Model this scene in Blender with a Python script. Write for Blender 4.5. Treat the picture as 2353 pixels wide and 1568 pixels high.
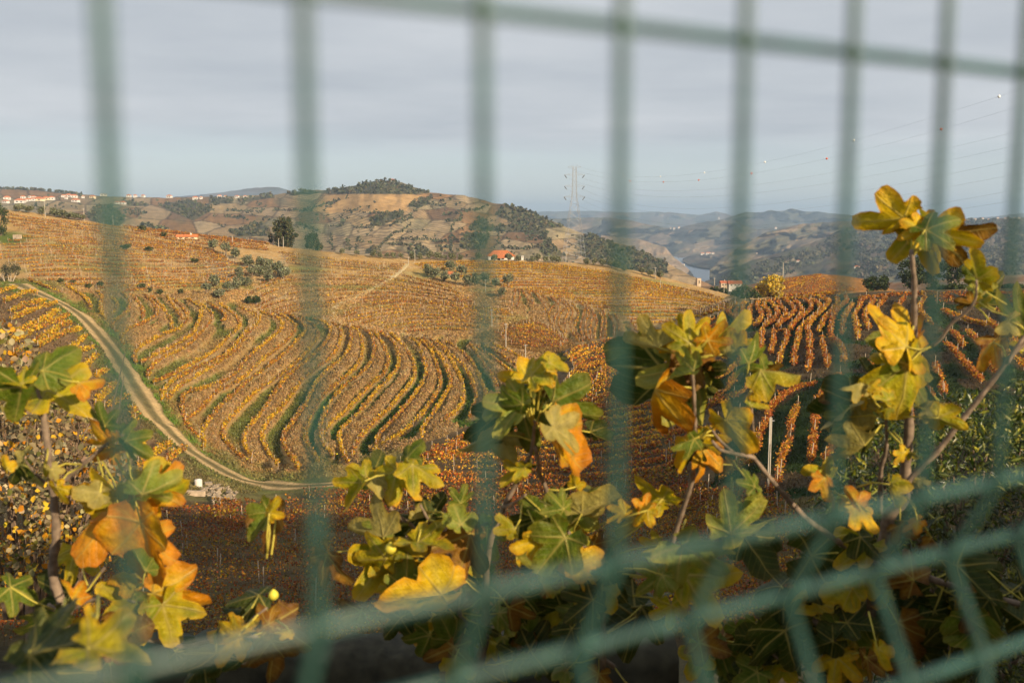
import bpy, math, random
import numpy as np
from mathutils import Vector, Matrix
from mathutils.kdtree import KDTree
from mathutils.bvhtree import BVHTree

random.seed(7); RNG = np.random.default_rng(7)
S = bpy.context.scene
for o in list(bpy.data.objects): bpy.data.objects.remove(o)
COL = S.collection

# ------------------------------------------------------------------ camera
FPX, CU, CV, PITCH = 2286.7, 1176.0, 784.0, math.radians(7.33)   # picture units: 2352 x 1568
cam = bpy.data.cameras.new('camera'); cam.lens = 35.0; cam.sensor_width = 36.0
cam.clip_start = 0.02; cam.clip_end = 60000
cam.dof.use_dof = True; cam.dof.focus_distance = 40.0; cam.dof.aperture_fstop = 4.2
cam_o = bpy.data.objects.new('camera', cam); COL.objects.link(cam_o)
cam_o.location = (0, 0, 0); cam_o.rotation_euler = (math.radians(90) - PITCH, 0, 0)
S.camera = cam_o

# ------------------------------------------------------------------ sky, sun, exposure
SUN_EL, SUN_AZ = math.radians(20.0), math.radians(42.0)     # behind the camera, to its right
SUN_DIR = Vector((math.sin(SUN_AZ) * math.cos(SUN_EL), -math.cos(SUN_AZ) * math.cos(SUN_EL), math.sin(SUN_EL)))
w = bpy.data.worlds.new('World'); S.world = w; w.use_nodes = True
nt = w.node_tree; nt.nodes.clear()
def N(tree, kind, **kw):
    n = tree.nodes.new(kind)
    for k, v in kw.items(): setattr(n, k, v)
    return n
out = N(nt, 'ShaderNodeOutputWorld'); bg = N(nt, 'ShaderNodeBackground')
sky = N(nt, 'ShaderNodeTexSky', sky_type='NISHITA'); sky.sun_disc = False
sky.sun_elevation = SUN_EL; sky.sun_rotation = math.pi - SUN_AZ
sky.altitude = 400; sky.dust_density = 0.6; sky.air_density = 1.0; sky.ozone_density = 1.0
bg.inputs['Strength'].default_value = 0.084
tc = N(nt, 'ShaderNodeTexCoord'); sep = N(nt, 'ShaderNodeSeparateXYZ')
nt.links.new(tc.outputs['Generated'], sep.inputs[0])
def M(tree, op, a, b=None, c=None, clamp=False):
    n = tree.nodes.new('ShaderNodeMath'); n.operation = op; n.use_clamp = clamp
    for i, x in enumerate((a, b, c)):
        if x is None: continue
        if isinstance(x, (int, float)): n.inputs[i].default_value = x
        else: tree.links.new(x, n.inputs[i])
    return n.outputs[0]
# a high sheet of thin grey cloud on a plane above: direction / height
zc = M(nt, 'MAXIMUM', sep.outputs['Z'], 0.004)
px = M(nt, 'DIVIDE', sep.outputs['X'], M(nt, 'ADD', zc, 0.05)); py = M(nt, 'DIVIDE', sep.outputs['Y'], M(nt, 'ADD', zc, 0.05))
cmb = N(nt, 'ShaderNodeCombineXYZ'); nt.links.new(px, cmb.inputs[0]); nt.links.new(py, cmb.inputs[1])
n1 = N(nt, 'ShaderNodeTexNoise'); n1.inputs['Scale'].default_value = 0.4; n1.inputs['Detail'].default_value = 8; n1.inputs['Roughness'].default_value = 0.52
nt.links.new(cmb.outputs[0], n1.inputs['Vector'])
n2 = N(nt, 'ShaderNodeTexNoise'); n2.inputs['Scale'].default_value = 0.11; n2.inputs['Detail'].default_value = 8; n2.inputs['Roughness'].default_value = 0.6
nt.links.new(cmb.outputs[0], n2.inputs['Vector'])
edge = M(nt, 'ADD', sep.outputs['Z'], M(nt, 'MULTIPLY', M(nt, 'SUBTRACT', n2.outputs['Fac'], 0.5), 0.11))
mr = N(nt, 'ShaderNodeMapRange'); mr.interpolation_type = 'SMOOTHSTEP'
mr.inputs['From Min'].default_value = 0.040; mr.inputs['From Max'].default_value = 0.085; nt.links.new(edge, mr.inputs['Value'])
wisp = N(nt, 'ShaderNodeMapRange'); wisp.interpolation_type = 'SMOOTHSTEP'
wisp.inputs['From Min'].default_value = 0.53; wisp.inputs['From Max'].default_value = 0.72; nt.links.new(n1.outputs['Fac'], wisp.inputs['Value'])
cover = M(nt, 'MAXIMUM', mr.outputs[0], M(nt, 'MULTIPLY', wisp.outputs[0], 0.55))
var = N(nt, 'ShaderNodeValToRGB'); nt.links.new(n1.outputs['Fac'], var.inputs[0])
var.color_ramp.elements[0].position = 0.3; var.color_ramp.elements[0].color = (3.15, 3.42, 3.8, 1)
var.color_ramp.elements[1].position = 0.72; var.color_ramp.elements[1].color = (4.85, 5.0, 5.2, 1)
pale = N(nt, 'ShaderNodeMixRGB'); pale.inputs[0].default_value = .8; nt.links.new(sky.outputs[0], pale.inputs[1]); pale.inputs[2].default_value = (3.85, 4.3, 4.65, 1)
mix = N(nt, 'ShaderNodeMixRGB'); nt.links.new(M(nt, 'MULTIPLY', cover, 0.93), mix.inputs[0])
nt.links.new(pale.outputs[0], mix.inputs[1]); nt.links.new(var.outputs[0], mix.inputs[2])
nt.links.new(mix.outputs[0], bg.inputs['Color']); nt.links.new(bg.outputs[0], out.inputs['Surface'])

sun = bpy.data.lights.new('sun', 'SUN'); sun.energy = 5.0; sun.angle = math.radians(0.53); sun.color = (1.0, 0.80, 0.54)
sun_o = bpy.data.objects.new('sun', sun); COL.objects.link(sun_o)
sun_o.rotation_euler = SUN_DIR.to_track_quat('Z', 'Y').to_euler(); sun_o.location = (200, -200, 200)
vs = S.view_settings; vs.view_transform = 'Standard'; vs.look = 'None'; vs.exposure = 0.8; vs.gamma = 1.0; vs.use_curve_mapping = False
S.render.engine = 'CYCLES'; S.cycles.use_denoising = True
S.cycles.max_bounces = 6; S.cycles.diffuse_bounces = 3; S.cycles.glossy_bounces = 2; S.cycles.transmission_bounces = 4
S.cycles.volume_bounces = 0; S.cycles.transparent_max_bounces = 6; S.cycles.sample_clamp_indirect = 6
S.cycles.use_adaptive_sampling = True; S.cycles.adaptive_threshold = 0.02

# ------------------------------------------------------------------ helpers
cp, sp = math.cos(PITCH), math.sin(PITCH)
def P(u, v, Y):
    """world point seen at picture position (u, v) at forward distance Y (numpy friendly)"""
    u = np.asarray(u, float); v = np.asarray(v, float)
    a = (u - CU) / FPX; b = (CV - v) / FPX
    dy = cp + b * sp; dz = b * cp - sp
    k = Y / dy
    return np.stack(np.broadcast_arrays(a * k, np.asarray(Y, float) + 0 * k, dz * k), -1)
def PV(u, v, Y): return Vector(P(u, v, Y).tolist())
def pxm(Y): return Y / FPX                                # metres per picture unit at distance Y

def hash2(ix, iy, seed=0):
    h = (ix.astype(np.int64) * 374761393 + iy.astype(np.int64) * 668265263 + seed * 974711) & 0x7fffffff
    h = ((h ^ (h >> 13)) * 1274126177) & 0x7fffffff
    h = (h ^ (h >> 16)) & 0x7fffffff
    return (h % 100003) / 100003.0
def vnoise(x, y, seed=0):
    x = np.asarray(x, float); y = np.asarray(y, float)
    ix = np.floor(x); iy = np.floor(y); fx = x - ix; fy = y - iy
    fx = fx * fx * (3 - 2 * fx); fy = fy * fy * (3 - 2 * fy)
    a = hash2(ix, iy, seed); b = hash2(ix + 1, iy, seed); c = hash2(ix, iy + 1, seed); d = hash2(ix + 1, iy + 1, seed)
    return (a * (1 - fx) + b * fx) * (1 - fy) + (c * (1 - fx) + d * fx) * fy
def fbm(x, y, oct=4, seed=0, gain=0.5):
    s = 0; a = 1; t = 0
    for k in range(oct):
        s = s + a * vnoise(x * 2 ** k, y * 2 ** k, seed + k); t += a; a *= gain
    return s / t
def sstep(a, b, x):
    t = np.clip((x - a) / (b - a), 0, 1); return t * t * (3 - 2 * t)
def spline(pts, step=None, n=None):
    """Catmull-Rom through points (2D or 3D)"""
    p = np.asarray(pts, float)
    if len(p) == 2: q = p
    else:
        e = np.vstack([2 * p[0] - p[1], p, 2 * p[-1] - p[-2]]); q = []
        for i in range(len(p) - 1):
            a, b, c, d = e[i:i + 4]
            t = np.linspace(0, 1, 12, endpoint=False)[:, None]
            q.append(0.5 * (2 * b + (c - a) * t + (2 * a - 5 * b + 4 * c - d) * t ** 2 + (3 * b - a - 3 * c + d) * t ** 3))
        q = np.vstack(q + [p[-1:]])
    return resample(q, step, n) if (step or n) else q
def resample(q, step=None, n=None):
    d = np.r_[0, np.cumsum(np.linalg.norm(np.diff(q, axis=0), axis=1))]
    if n is None: n = max(2, int(round(d[-1] / step)) + 1)
    s = np.linspace(0, d[-1], n)
    return np.stack([np.interp(s, d, q[:, k]) for k in range(q.shape[1])], 1)

def link(name, data, parent=None, kind=None):
    o = bpy.data.objects.new(name, data); COL.objects.link(o)
    if parent is not None: o.parent = parent
    if kind: o['kind'] = kind
    return o
def tag(o, label, cat, group=None):
    o['label'] = label; o['category'] = cat
    if group: o['group'] = group
    return o
def thing(name, loc, label, cat, group=None, rz=0.0):
    o = bpy.data.objects.new(name, None); COL.objects.link(o); o.empty_display_size = 0.2
    o.location = loc; o.rotation_euler = (0, 0, rz)
    return tag(o, label, cat, group)
def raw_mesh(name, verts, faces_n, loops, mat, col=None, smooth=False):
    """verts (n,3); faces_n: vertices per face (int) ; loops: flat vertex indices"""
    me = bpy.data.meshes.new(name); verts = np.asarray(verts, np.float32); loops = np.asarray(loops, np.int32).ravel()
    nf = len(loops) // faces_n
    me.vertices.add(len(verts)); me.vertices.foreach_set('co', verts.ravel())
    me.loops.add(len(loops)); me.loops.foreach_set('vertex_index', loops)
    me.polygons.add(nf); me.polygons.foreach_set('loop_start', np.arange(nf, dtype=np.int32) * faces_n)
    if smooth: me.polygons.foreach_set('use_smooth', np.ones(nf, bool))
    if col is not None:
        ca = me.color_attributes.new('Col', 'FLOAT_COLOR', 'POINT')
        c4 = np.ones((len(verts), 4), np.float32); c4[:, :3] = col
        ca.data.foreach_set('color', c4.ravel())
    me.update(calc_edges=True)
    if mat: me.materials.append(mat)
    return me
def quads(name, c, a, b, col, mat):
    """a mesh of loose quads: centre c, half axes a, b, colour col (all (n,3))"""
    n = len(c); v = np.empty((n, 4, 3)); v[:, 0] = c - a - b; v[:, 1] = c + a - b * 0.8; v[:, 2] = c + a * 0.9 + b; v[:, 3] = c - a * 0.8 + b * 0.9
    return raw_mesh(name, v.reshape(-1, 3), 4, np.arange(4 * n), mat, np.repeat(col, 4, 0))
def grid_mesh(name, pts, mat, col=None, smooth=True):
    nu, nv = pts.shape[:2]; idx = np.arange(nu * nv).reshape(nu, nv)
    l = np.stack([idx[:-1, :-1], idx[1:, :-1], idx[1:, 1:], idx[:-1, 1:]], -1).reshape(-1)
    return raw_mesh(name, pts.reshape(-1, 3), 4, l, mat, None if col is None else col.reshape(-1, 3), smooth)
def rand_axes(n, flat=0.0):
    """random unit pair per leaf; flat>0 leans the normals upward"""
    nrm = RNG.normal(size=(n, 3)); nrm[:, 2] += flat * np.abs(nrm[:, 2]) + flat; nrm /= np.linalg.norm(nrm, axis=1)[:, None] + 1e-9
    t = RNG.normal(size=(n, 3)); a = np.cross(nrm, t); a /= np.linalg.norm(a, axis=1)[:, None] + 1e-9
    return a, np.cross(nrm, a)
def jitter_cols(base, n, amt=0.25, w=None):
    base = np.asarray(base, float)
    if base.ndim == 1: base = base[None]
    k = RNG.choice(len(base), n, p=w)
    return np.clip(base[k] * (1 + RNG.normal(0, amt, (n, 1))) * (1 + RNG.normal(0, amt * 0.3, (n, 3))), 0.004, 0.95)
class MB:
    """collects boxes / tubes / prisms into one mesh"""
    def __init__(s): s.v = []; s.f = []
    def box(s, c, d, rot=None, taper=1.0):
        b = len(s.v); c = Vector(c)
        for z in (-1, 1):
            k = taper if z > 0 else 1.0
            for x, y in ((-1, -1), (1, -1), (1, 1), (-1, 1)):
                p = Vector((x * d[0] / 2 * k, y * d[1] / 2 * k, z * d[2] / 2))
                s.v.append(tuple(c + (rot @ p if rot else p)))
        s.f += [tuple(b + i for i in q) for q in ((3, 2, 1, 0), (4, 5, 6, 7), (0, 1, 5, 4), (1, 2, 6, 5), (2, 3, 7, 6), (3, 0, 4, 7))]
        return s
    def tube(s, pts, r, n=8, cap=True):
        pts = [Vector(p) for p in pts]; b = len(s.v); rs = r if hasattr(r, '__len__') else [r] * len(pts)
        up = None
        for i, p in enumerate(pts):
            t = (pts[min(i + 1, len(pts) - 1)] - pts[max(i - 1, 0)]).normalized()
            if up is None: up = Vector((0, 0, 1)) if abs(t.z) < 0.9 else Vector((1, 0, 0))
            x = t.cross(up).normalized(); y = x.cross(t).normalized(); up = y
            for k in range(n):
                an = 2 * math.pi * k / n; s.v.append(tuple(p + (x * math.cos(an) + y * math.sin(an)) * rs[i]))
        for i in range(len(pts) - 1):
            for k in range(n):
                s.f.append((b + i * n + k, b + i * n + (k + 1) % n, b + (i + 1) * n + (k + 1) % n, b + (i + 1) * n + k))
        if cap: s.f += [tuple(b + k for k in range(n - 1, -1, -1)), tuple(b + (len(pts) - 1) * n + k for k in range(n))]
        return s
    def poly(s, vs, fs):
        b = len(s.v); s.v += [tuple(v) for v in vs]; s.f += [tuple(b + i for i in f) for f in fs]; return s
    def mesh(s, name, mat, smooth=False):
        me = bpy.data.meshes.new(name); me.from_pydata(s.v, [], s.f); me.update()
        if mat: me.materials.append(mat)
        if smooth: me.polygons.foreach_set('use_smooth', [True] * len(me.polygons))
        return me
    def build(s, name, mat, parent=None, smooth=False): return link(name, s.mesh(name, mat, smooth), parent)

# ------------------------------------------------------------------ materials
def new_mat(name):
    m = bpy.data.materials.new(name); m.use_nodes = True; t = m.node_tree
    b = t.nodes['Principled BSDF']; return m, t, b
def plain(name, col, rough=0.7, var=0.12, scale=8.0, bump=0.0, metal=0.0, spec=0.3):
    m, t, b = new_mat(name)
    n = N(t, 'ShaderNodeTexNoise'); n.inputs['Scale'].default_value = scale; n.inputs['Detail'].default_value = 5
    g = N(t, 'ShaderNodeTexCoord'); t.links.new(g.outputs['Object'], n.inputs['Vector'])
    r = N(t, 'ShaderNodeValToRGB'); t.links.new(n.outputs['Fac'], r.inputs[0])
    r.color_ramp.elements[0].position = 0.3; r.color_ramp.elements[1].position = 0.7
    r.color_ramp.elements[0].color = (*[c * (1 - var) for c in col], 1); r.color_ramp.elements[1].color = (*[min(1, c * (1 + var)) for c in col], 1)
    t.links.new(r.outputs[0], b.inputs['Base Color']); b.inputs['Roughness'].default_value = rough
    b.inputs['Metallic'].default_value = metal; b.inputs['Specular IOR Level'].default_value = spec
    if bump:
        bp = N(t, 'ShaderNodeBump'); bp.inputs['Strength'].default_value = bump; t.links.new(n.outputs['Fac'], bp.inputs['Height']); t.links.new(bp.outputs[0], b.inputs['Normal'])
    return m
def foliage(name, trans=0.35, rough=0.6, spec=0.25):
    """colour from the leaf's own attribute, with light passing through"""
    m, t, b = new_mat(name)
    a = N(t, 'ShaderNodeVertexColor', layer_name='Col'); t.links.new(a.outputs[0], b.inputs['Base Color'])
    b.inputs['Roughness'].default_value = rough; b.inputs['Specular IOR Level'].default_value = spec
    tr = N(t, 'ShaderNodeBsdfTranslucent'); t.links.new(a.outputs[0], tr.inputs['Color'])
    mx = N(t, 'ShaderNodeMixShader'); mx.inputs[0].default_value = trans
    t.links.new(b.outputs[0], mx.inputs[1]); t.links.new(tr.outputs[0], mx.inputs[2])
    t.links.new(mx.outputs[0], t.nodes['Material Output'].inputs['Surface'])
    return m
def ground_mat(name, s1, s2, amt1=0.35, amt2=0.3, bump=0.4, dist=0.3, rough=0.95):
    """attribute colour broken up by two sizes of noise, with bump"""
    m, t, b = new_mat(name)
    a = N(t, 'ShaderNodeVertexColor', layer_name='Col'); g = N(t, 'ShaderNodeTexCoord')
    fac = None; ns = []
    for s, amt in ((s1, amt1), (s2, amt2)):
        n = N(t, 'ShaderNodeTexNoise'); n.inputs['Scale'].default_value = s; n.inputs['Detail'].default_value = 6; n.inputs['Roughness'].default_value = 0.65
        t.links.new(g.outputs['Object'], n.inputs['Vector']); ns.append(n)
        r = M(t, 'MULTIPLY_ADD', M(t, 'SUBTRACT', n.outputs['Fac'], 0.5), amt * 4, 1.0)
        fac = r if fac is None else M(t, 'MULTIPLY', fac, r)
    fac = M(t, 'MAXIMUM', fac, 0.15)
    sc = N(t, 'ShaderNodeVectorMath', operation='SCALE'); t.links.new(a.outputs[0], sc.inputs[0]); t.links.new(fac, sc.inputs['Scale'])
    t.links.new(sc.outputs[0], b.inputs['Base Color']); b.inputs['Roughness'].default_value = rough; b.inputs['Specular IOR Level'].default_value = 0.1
    bp = N(t, 'ShaderNodeBump'); bp.inputs['Strength'].default_value = bump; bp.inputs['Distance'].default_value = dist
    t.links.new(ns[1].outputs['Fac'], bp.inputs['Height']); t.links.new(bp.outputs[0], b.inputs['Normal'])
    return m
MAT = dict(
    ground=ground_mat('dry_grass_ground', 0.3, 2.6, 0.2, 0.45, 0.8, 0.5),
    hill=ground_mat('far_hill_ground', 0.012, 0.09, 0.2, 0.3, 0.5, 6.0),
    vine=foliage('autumn_vine_leaf', 0.4), tree=foliage('tree_leaf', 0.3), gloss=foliage('glossy_leaf', 0.25, 0.35, 0.5),
    post=plain('weathered_post', (0.42, 0.34, 0.25), 0.85, 0.25, 3), pole=plain('concrete_pole', (0.38, 0.34, 0.28), 0.8, 0.15, 2),
    bark=plain('bark', (0.16, 0.11, 0.075), 0.9, 0.35, 12, 0.5), palebark=plain('pale_bark', (0.42, 0.34, 0.25), 0.9, 0.25, 9, 0.4),
    figbark=plain('fig_bark', (0.19, 0.14, 0.10), 0.85, 0.35, 40, 0.4),
    white=plain('white_render', (0.58, 0.55, 0.50), 0.8, 0.06, 1.2), cream=plain('cream_render', (0.66, 0.55, 0.36), 0.8, 0.08, 1.2),
    stonewall=plain('old_stone_wall', (0.40, 0.31, 0.22), 0.9, 0.3, 1.5, 0.4),
    tile=plain('orange_roof_tile', (0.44, 0.14, 0.045), 0.8, 0.35, 2.5), tilered=plain('red_roof_tile', (0.32, 0.10, 0.05), 0.8, 0.25, 1.5),
    glass=plain('dark_window', (0.03, 0.035, 0.04), 0.2, 0.1, 1, spec=0.5),
    steel=plain('galvanised_steel', (0.36, 0.36, 0.37), 0.55, 0.1, 2, metal=0.3), cable=plain('cable', (0.10, 0.10, 0.11), 0.6, 0.1, 2),
    ballw=plain('white_marker', (0.8, 0.8, 0.78), 0.5, 0.03), ballr=plain('orange_marker', (0.65, 0.12, 0.03), 0.5, 0.05),
    wire=plain('green_coated_wire', (0.020, 0.064, 0.054), 0.36, 0.35, 70, 0.3, spec=0.5),
    stone=plain('schist_stone', (0.25, 0.195, 0.135), 0.9, 0.35, 5, 0.5), concrete=plain('rough_concrete', (0.36, 0.26, 0.14), 0.9, 0.45, 30, 0.7),
    plastic=plain('white_plastic_tank', (0.55, 0.51, 0.46), 0.5, 0.05, 2), asphalt=plain('asphalt', (0.06, 0.058, 0.055), 0.9, 0.2, 10, 0.3),
)
# ------------------------------------------------------------------ near terrain: the vineyard bowl
class TPS:
    """smooth surface through (u, v, log Y) survey points"""
    def __init__(s, pts):
        p = np.array(pts, float); s.x = p[:, :2] / 400.0; y = np.log(p[:, 2]); n = len(p)
        K = s.k(s.x, s.x) + np.eye(n) * 0.004; A = np.zeros((n + 3, n + 3)); A[:n, :n] = K
        A[:n, n] = 1; A[:n, n + 1:] = s.x; A[n, :n] = 1; A[n + 1:, :n] = s.x.T
        s.w = np.linalg.solve(A, np.r_[y, 0, 0, 0])
    def k(s, a, b):
        r2 = ((a[:, None, :] - b[None]) ** 2).sum(-1); return np.where(r2 > 0, 0.5 * r2 * np.log(r2 + 1e-12), 0)
    def __call__(s, u, v):
        u = np.asarray(u, float); v = np.asarray(v, float); sh = np.broadcast(u, v).shape
        q = np.stack([np.broadcast_to(u, sh).ravel(), np.broadcast_to(v, sh).ravel()], 1) / 400.0; r = np.empty(len(q)); n = len(s.x)
        for i in range(0, len(q), 20000):
            c = q[i:i + 20000]; r[i:i + 20000] = s.k(c, s.x) @ s.w[:n] + s.w[n] + c @ s.w[n + 1:]
        return np.exp(r).reshape(sh)
D_MAIN = TPS([(-250,470,305),(0,485,300),(250,520,296),(640,568,290),(900,592,286),(1180,600,286),(1420,622,286),(1560,645,284),(1700,684,262),
  (-250,560,255),(0,560,262),(300,580,262),(600,610,262),(900,620,268),(1200,640,262),(1500,665,262),
  (-250,650,190),(0,640,200),(200,650,215),(450,660,232),(700,650,246),(950,665,246),(1200,680,238),(1450,700,235),(1650,720,232),
  (280,690,200),(500,690,214),(640,720,212),(800,720,216),(1000,730,214),(1200,750,206),(1400,760,206),(1300,790,196),
  (-250,750,140),(100,710,165),(300,800,168),(500,800,182),(700,800,190),(900,800,190),(1100,800,190),(1250,830,180),
  (0,820,125),(200,850,138),(400,900,148),(600,900,162),(800,900,166),(1000,900,166),(1150,900,162),
  (-250,950,88),(0,950,100),(200,1000,106),(380,1000,125),(500,1000,138),(700,1000,146),(900,1000,143),(1050,980,140),
  (300,1080,98),(450,1090,112),(600,1090,125),(800,1060,130),(1000,1040,118),(1200,950,142),
  (100,1150,76),(300,1170,81),(500,1160,92),(700,1150,98),(900,1130,100),(1100,1100,100),(1300,1000,118),
  (-250,1250,52),(0,1250,58),(500,1230,71),(900,1210,77),(1200,1180,80),(1500,1180,72),(0,1350,46),(500,1320,54),(1000,1310,56),(1400,1300,53),
  (0,1440,38),(700,1410,43),(1400,1400,42),(0,1530,31),(700,1500,35),(1400,1490,34),(2400,1490,31),(0,1700,21),(1200,1700,21),(2400,1700,20),(2400,1350,36),(2400,1000,64),(2400,700,150)])
D_RIGHT = TPS([(1300,805,178),(1480,762,180),(1700,690,174),(1800,683,170),(1880,678,166),(2100,669,163),(2352,664,160),(2650,660,156),
  (1400,850,150),(1550,800,150),(1350,900,138),(1700,760,137),(1880,770,122),(2100,770,118),(2352,770,112),(2650,770,108),
  (1300,1000,116),(1500,950,108),(1700,900,95),(1900,900,86),(2200,900,82),(2650,900,78),(1500,1050,90),(1200,1100,96),(1700,1050,72),(1900,1050,66),(2300,1050,60),(2650,1050,58),
  (1500,1180,72),(1800,1200,52),(2300,1200,46),(1400,1300,53),(1800,1350,40),(2300,1350,36),(2650,1350,34),(1400,1490,34),(2300,1490,30),(1400,1700,20),(2300,1700,19),(900,1200,78),(900,1400,43),(900,1700,21)])
DIV_U = [-1e4, 1100, 1150, 1200, 1250, 1290, 1380, 1480, 1600, 1700, 1e4]; DIV_V = [1700, 1700, 1120, 960, 860, 806, 783, 762, 726, 688, 640]
def depth(u, v):
    line = np.interp(u, DIV_U, DIV_V); wd = np.interp(u, [1150, 1300, 2400], [70, 7, 5])
    m = sstep(-1, 1, (v - line) / wd)
    m = np.where(u > 1720, 1.0, np.where(u < 1090, 0.0, m))
    return 1.3 * np.exp(np.log(D_MAIN(u, v)) * (1 - m) + np.log(D_RIGHT(u, v)) * m)
CREST_U = [-300, 0, 100, 250, 400, 520, 600, 640, 750, 850, 950, 1180, 1350, 1450, 1550, 1640, 1700, 1740, 1800, 1880, 1950, 2000, 2100, 2352, 2700]
CREST_V = [462, 480, 491, 516, 533, 548, 557, 566, 578, 587, 594, 598, 604, 620, 643, 668, 686, 689, 684, 678, 674, 671, 668, 664, 662]
def crest(u): return np.interp(u, CREST_U, CREST_V)
def at(u, v): return P(u, v, depth(np.asarray(u, float), np.asarray(v, float)))

# ------------------------------------------------------------------ the vine rows, surveyed as lines on the slope
VW = dict(A=(224.4, 645.0, .17883), B=(560.9, 645.0, .17883), C=(373.9, 860.0, .17883), D=(729.1, 701.1, .2385), E=(1075, 635.7, .19864),
          F=(1542.4, 645, .19864), G=(1916.3, 645, .18513), H=(0, 598.3, .23847), I=(0, 373.9, .33372), J=(747.8, 373.9, .33372), K=(1533, 607.6, .3577), Q=(0, 607.6, .3577), V=(0, 0, 1))
def cv(k, s):
    ox, oy, m = VW[k]; v = [float(t) for t in s.replace(',', ' ').split()]
    return [(ox + m * v[i], oy + m * v[i + 1]) for i in range(0, len(v), 2)]
def line(*ks): return sum((cv(k, s) for k, s in ks), [])
ROWS = []     # dict(block, pts(uv), pal, h, dens)
def row(block, pts, **kw): ROWS.append(dict(block=block, uv=np.array(pts), **kw))
def family(block, k, guides, n_between, **kw):
    g = [resample(spline(cv(k, s)), n=40) for s in guides]
    for i in range(len(g) - 1):
        nb = n_between[i] if hasattr(n_between, '__len__') else n_between
        for j in range(nb): row(block, g[i] + (g[i + 1] - g[i]) * (j / nb), **kw)
    row(block, g[-1], **kw)

# S-curved terraces right of the track
for L in [
  [('H','275,165 400,215 500,255 610,300')], [('H','640,230 740,285 840,365 880,440')], [('A','0,110 55,180 45,280 55,400 105,470')], [('A','180,190 235,250 250,310 190,400')],
  [('A','320,130 405,230 420,290 360,390 220,500 195,580 240,640')], [('A','440,160 540,280 585,380 580,450')],
  [('A','600,160 720,270 765,390 690,460 590,520 400,600 310,700 335,800')], [('A','700,180 850,340 940,480 950,590')],
  [('A','890,170 990,320 1100,480')], [('A','980,220 1090,330 1155,420 1090,560 920,640 700,740 560,820 470,930 500,1030')],
  [('A','1140,210 1290,290 1335,360 1310,480 1220,660 1080,760 940,850 720,950 560,1020')],
  [('A','1260,240 1420,350 1480,440 1400,560 1250,720 1130,830 880,950 720,1060 650,1200')],
  [('A','1400,250 1560,350 1640,440 1600,500')],
  [('A','1580,280 1760,420 1830,520 1800,590 1690,690 1550,840 1420,930 1150,1080 950,1190 720,1280')],
  [('A','1820,310 1990,410 2065,480 1990,590 1850,690 1750,830 1550,980 1250,1110 960,1270 850,1400 830,1510')],
  [('B','60,350 190,440 150,560 20,700'),('A','1790,860 1650,960 1480,1080 1250,1220 1030,1350 900,1500')],
  [('B','200,370 430,460 495,530 460,620 320,740 130,890'),('A','1870,1040 1740,1200 1580,1290 1390,1350 1150,1420'),('C','255,320 250,430 290,590 400,730 480,790')],
  [('B','440,400 640,520 655,600 590,700 440,840 220,1010'),('A','1900,1200 1700,1330'),('C','700,200 500,420 300,560')],
  [('B','560,400 740,520 790,610 690,730 540,890 320,1070 60,1260'),('C','920,230 720,420 580,600 510,730 530,850 525,930')],
  [('B','700,430 900,560 950,680 870,820 700,1000 430,1220 200,1370'),('C','1080,330 940,470 830,590 770,690 790,820 930,970 1150,1130')],
  [('B','880,455 1060,530 1110,600 1085,700 1000,830 880,930 700,1090 520,1240'),('C','1400,280 1220,540 1070,710 1045,880 1150,1040')],
  [('B','1000,480 1150,530 1235,610 1240,690 1210,830 1100,970 940,1090 740,1260'),('C','1600,330 1430,500 1330,620 1280,750 1320,930 1480,1150')],
  [('D','200,170 310,205 325,290 305,400 220,510 90,610'),('C','1950,120 1820,390 1640,640 1560,750 1560,900 1690,1090 1745,1200')],
  [('D','310,190 400,240 430,330 430,450 380,570 300,650 190,740 60,850'),('C','1950,420 1870,610 1830,760 1900,950 1990,1110')],
  [('D','340,190 460,220 530,300 545,430 515,530 420,640 280,750 170,860 90,990 30,1130 30,1260 100,1400')],
  [('D','520,220 600,310 660,420 680,520 640,640 530,740 420,850 280,1000 140,1110 60,1230 60,1350 160,1440')],
  [('D','600,240 720,330 770,440 780,560 700,680 560,820 400,1020 250,1160 210,1260 240,1390 290,1500')],
  [('D','700,250 830,380 910,500 940,610 915,710 800,850 680,990 480,1180 380,1320 340,1440')],
  [('D','880,290 970,350 1010,470 1050,600 1030,690 950,830 780,1040 620,1200 570,1330 570,1400')],
  [('D','960,300 1080,400 1140,540 1185,680 1180,760 1110,890 940,1110 800,1230 620,1330')],
  [('D','1010,300 1130,410 1210,520 1265,640 1280,740 1230,850 1090,1070 1010,1180 1010,1250')],
  [('D','1090,310 1240,440 1330,590 1400,740 1410,850 1370,970 1200,1110')],
  [('D','1150,330 1300,470 1420,580 1490,720 1530,850 1500,990 1470,1060')],
  [('D','1240,340 1400,440 1510,570 1580,720 1620,830 1620,920')],
  [('E','20,760 100,860 180,990 280,1130 340,1250')], [('E','100,790 230,880 340,960 470,1060 560,1150')],
  [('E','200,790 330,850 450,930 560,1010')], [('E','290,760 480,850 640,930')]]:
    row('s_terrace', line(*L))
# upper left hillside
family('upper_left', 'I', ['50,345 300,385 560,410 840,440 1000,470 1200,512','60,400 400,430 800,480 1200,540 1350,562','170,470 500,500 900,545 1300,572 1480,602',
  '0,560 400,550 800,560 1200,592 1560,642','0,650 400,622 800,640 1200,652 1580,672','160,712 500,695 900,722 1300,722 1700,692','200,770 600,765 1000,762 1400,766 1740,742',
  '450,835 850,822 1200,803 1500,800 1680,782','850,880 1100,856 1400,842 1500,835'], [2,3,3,4,3,2,2,2])
family('behind_olives', 'I', ['850,425 1100,440 1300,468 1600,503 1850,538','900,460 1200,475 1500,515 1820,560','1320,545 1500,560 1700,580 1850,592'], [2,3])
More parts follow.
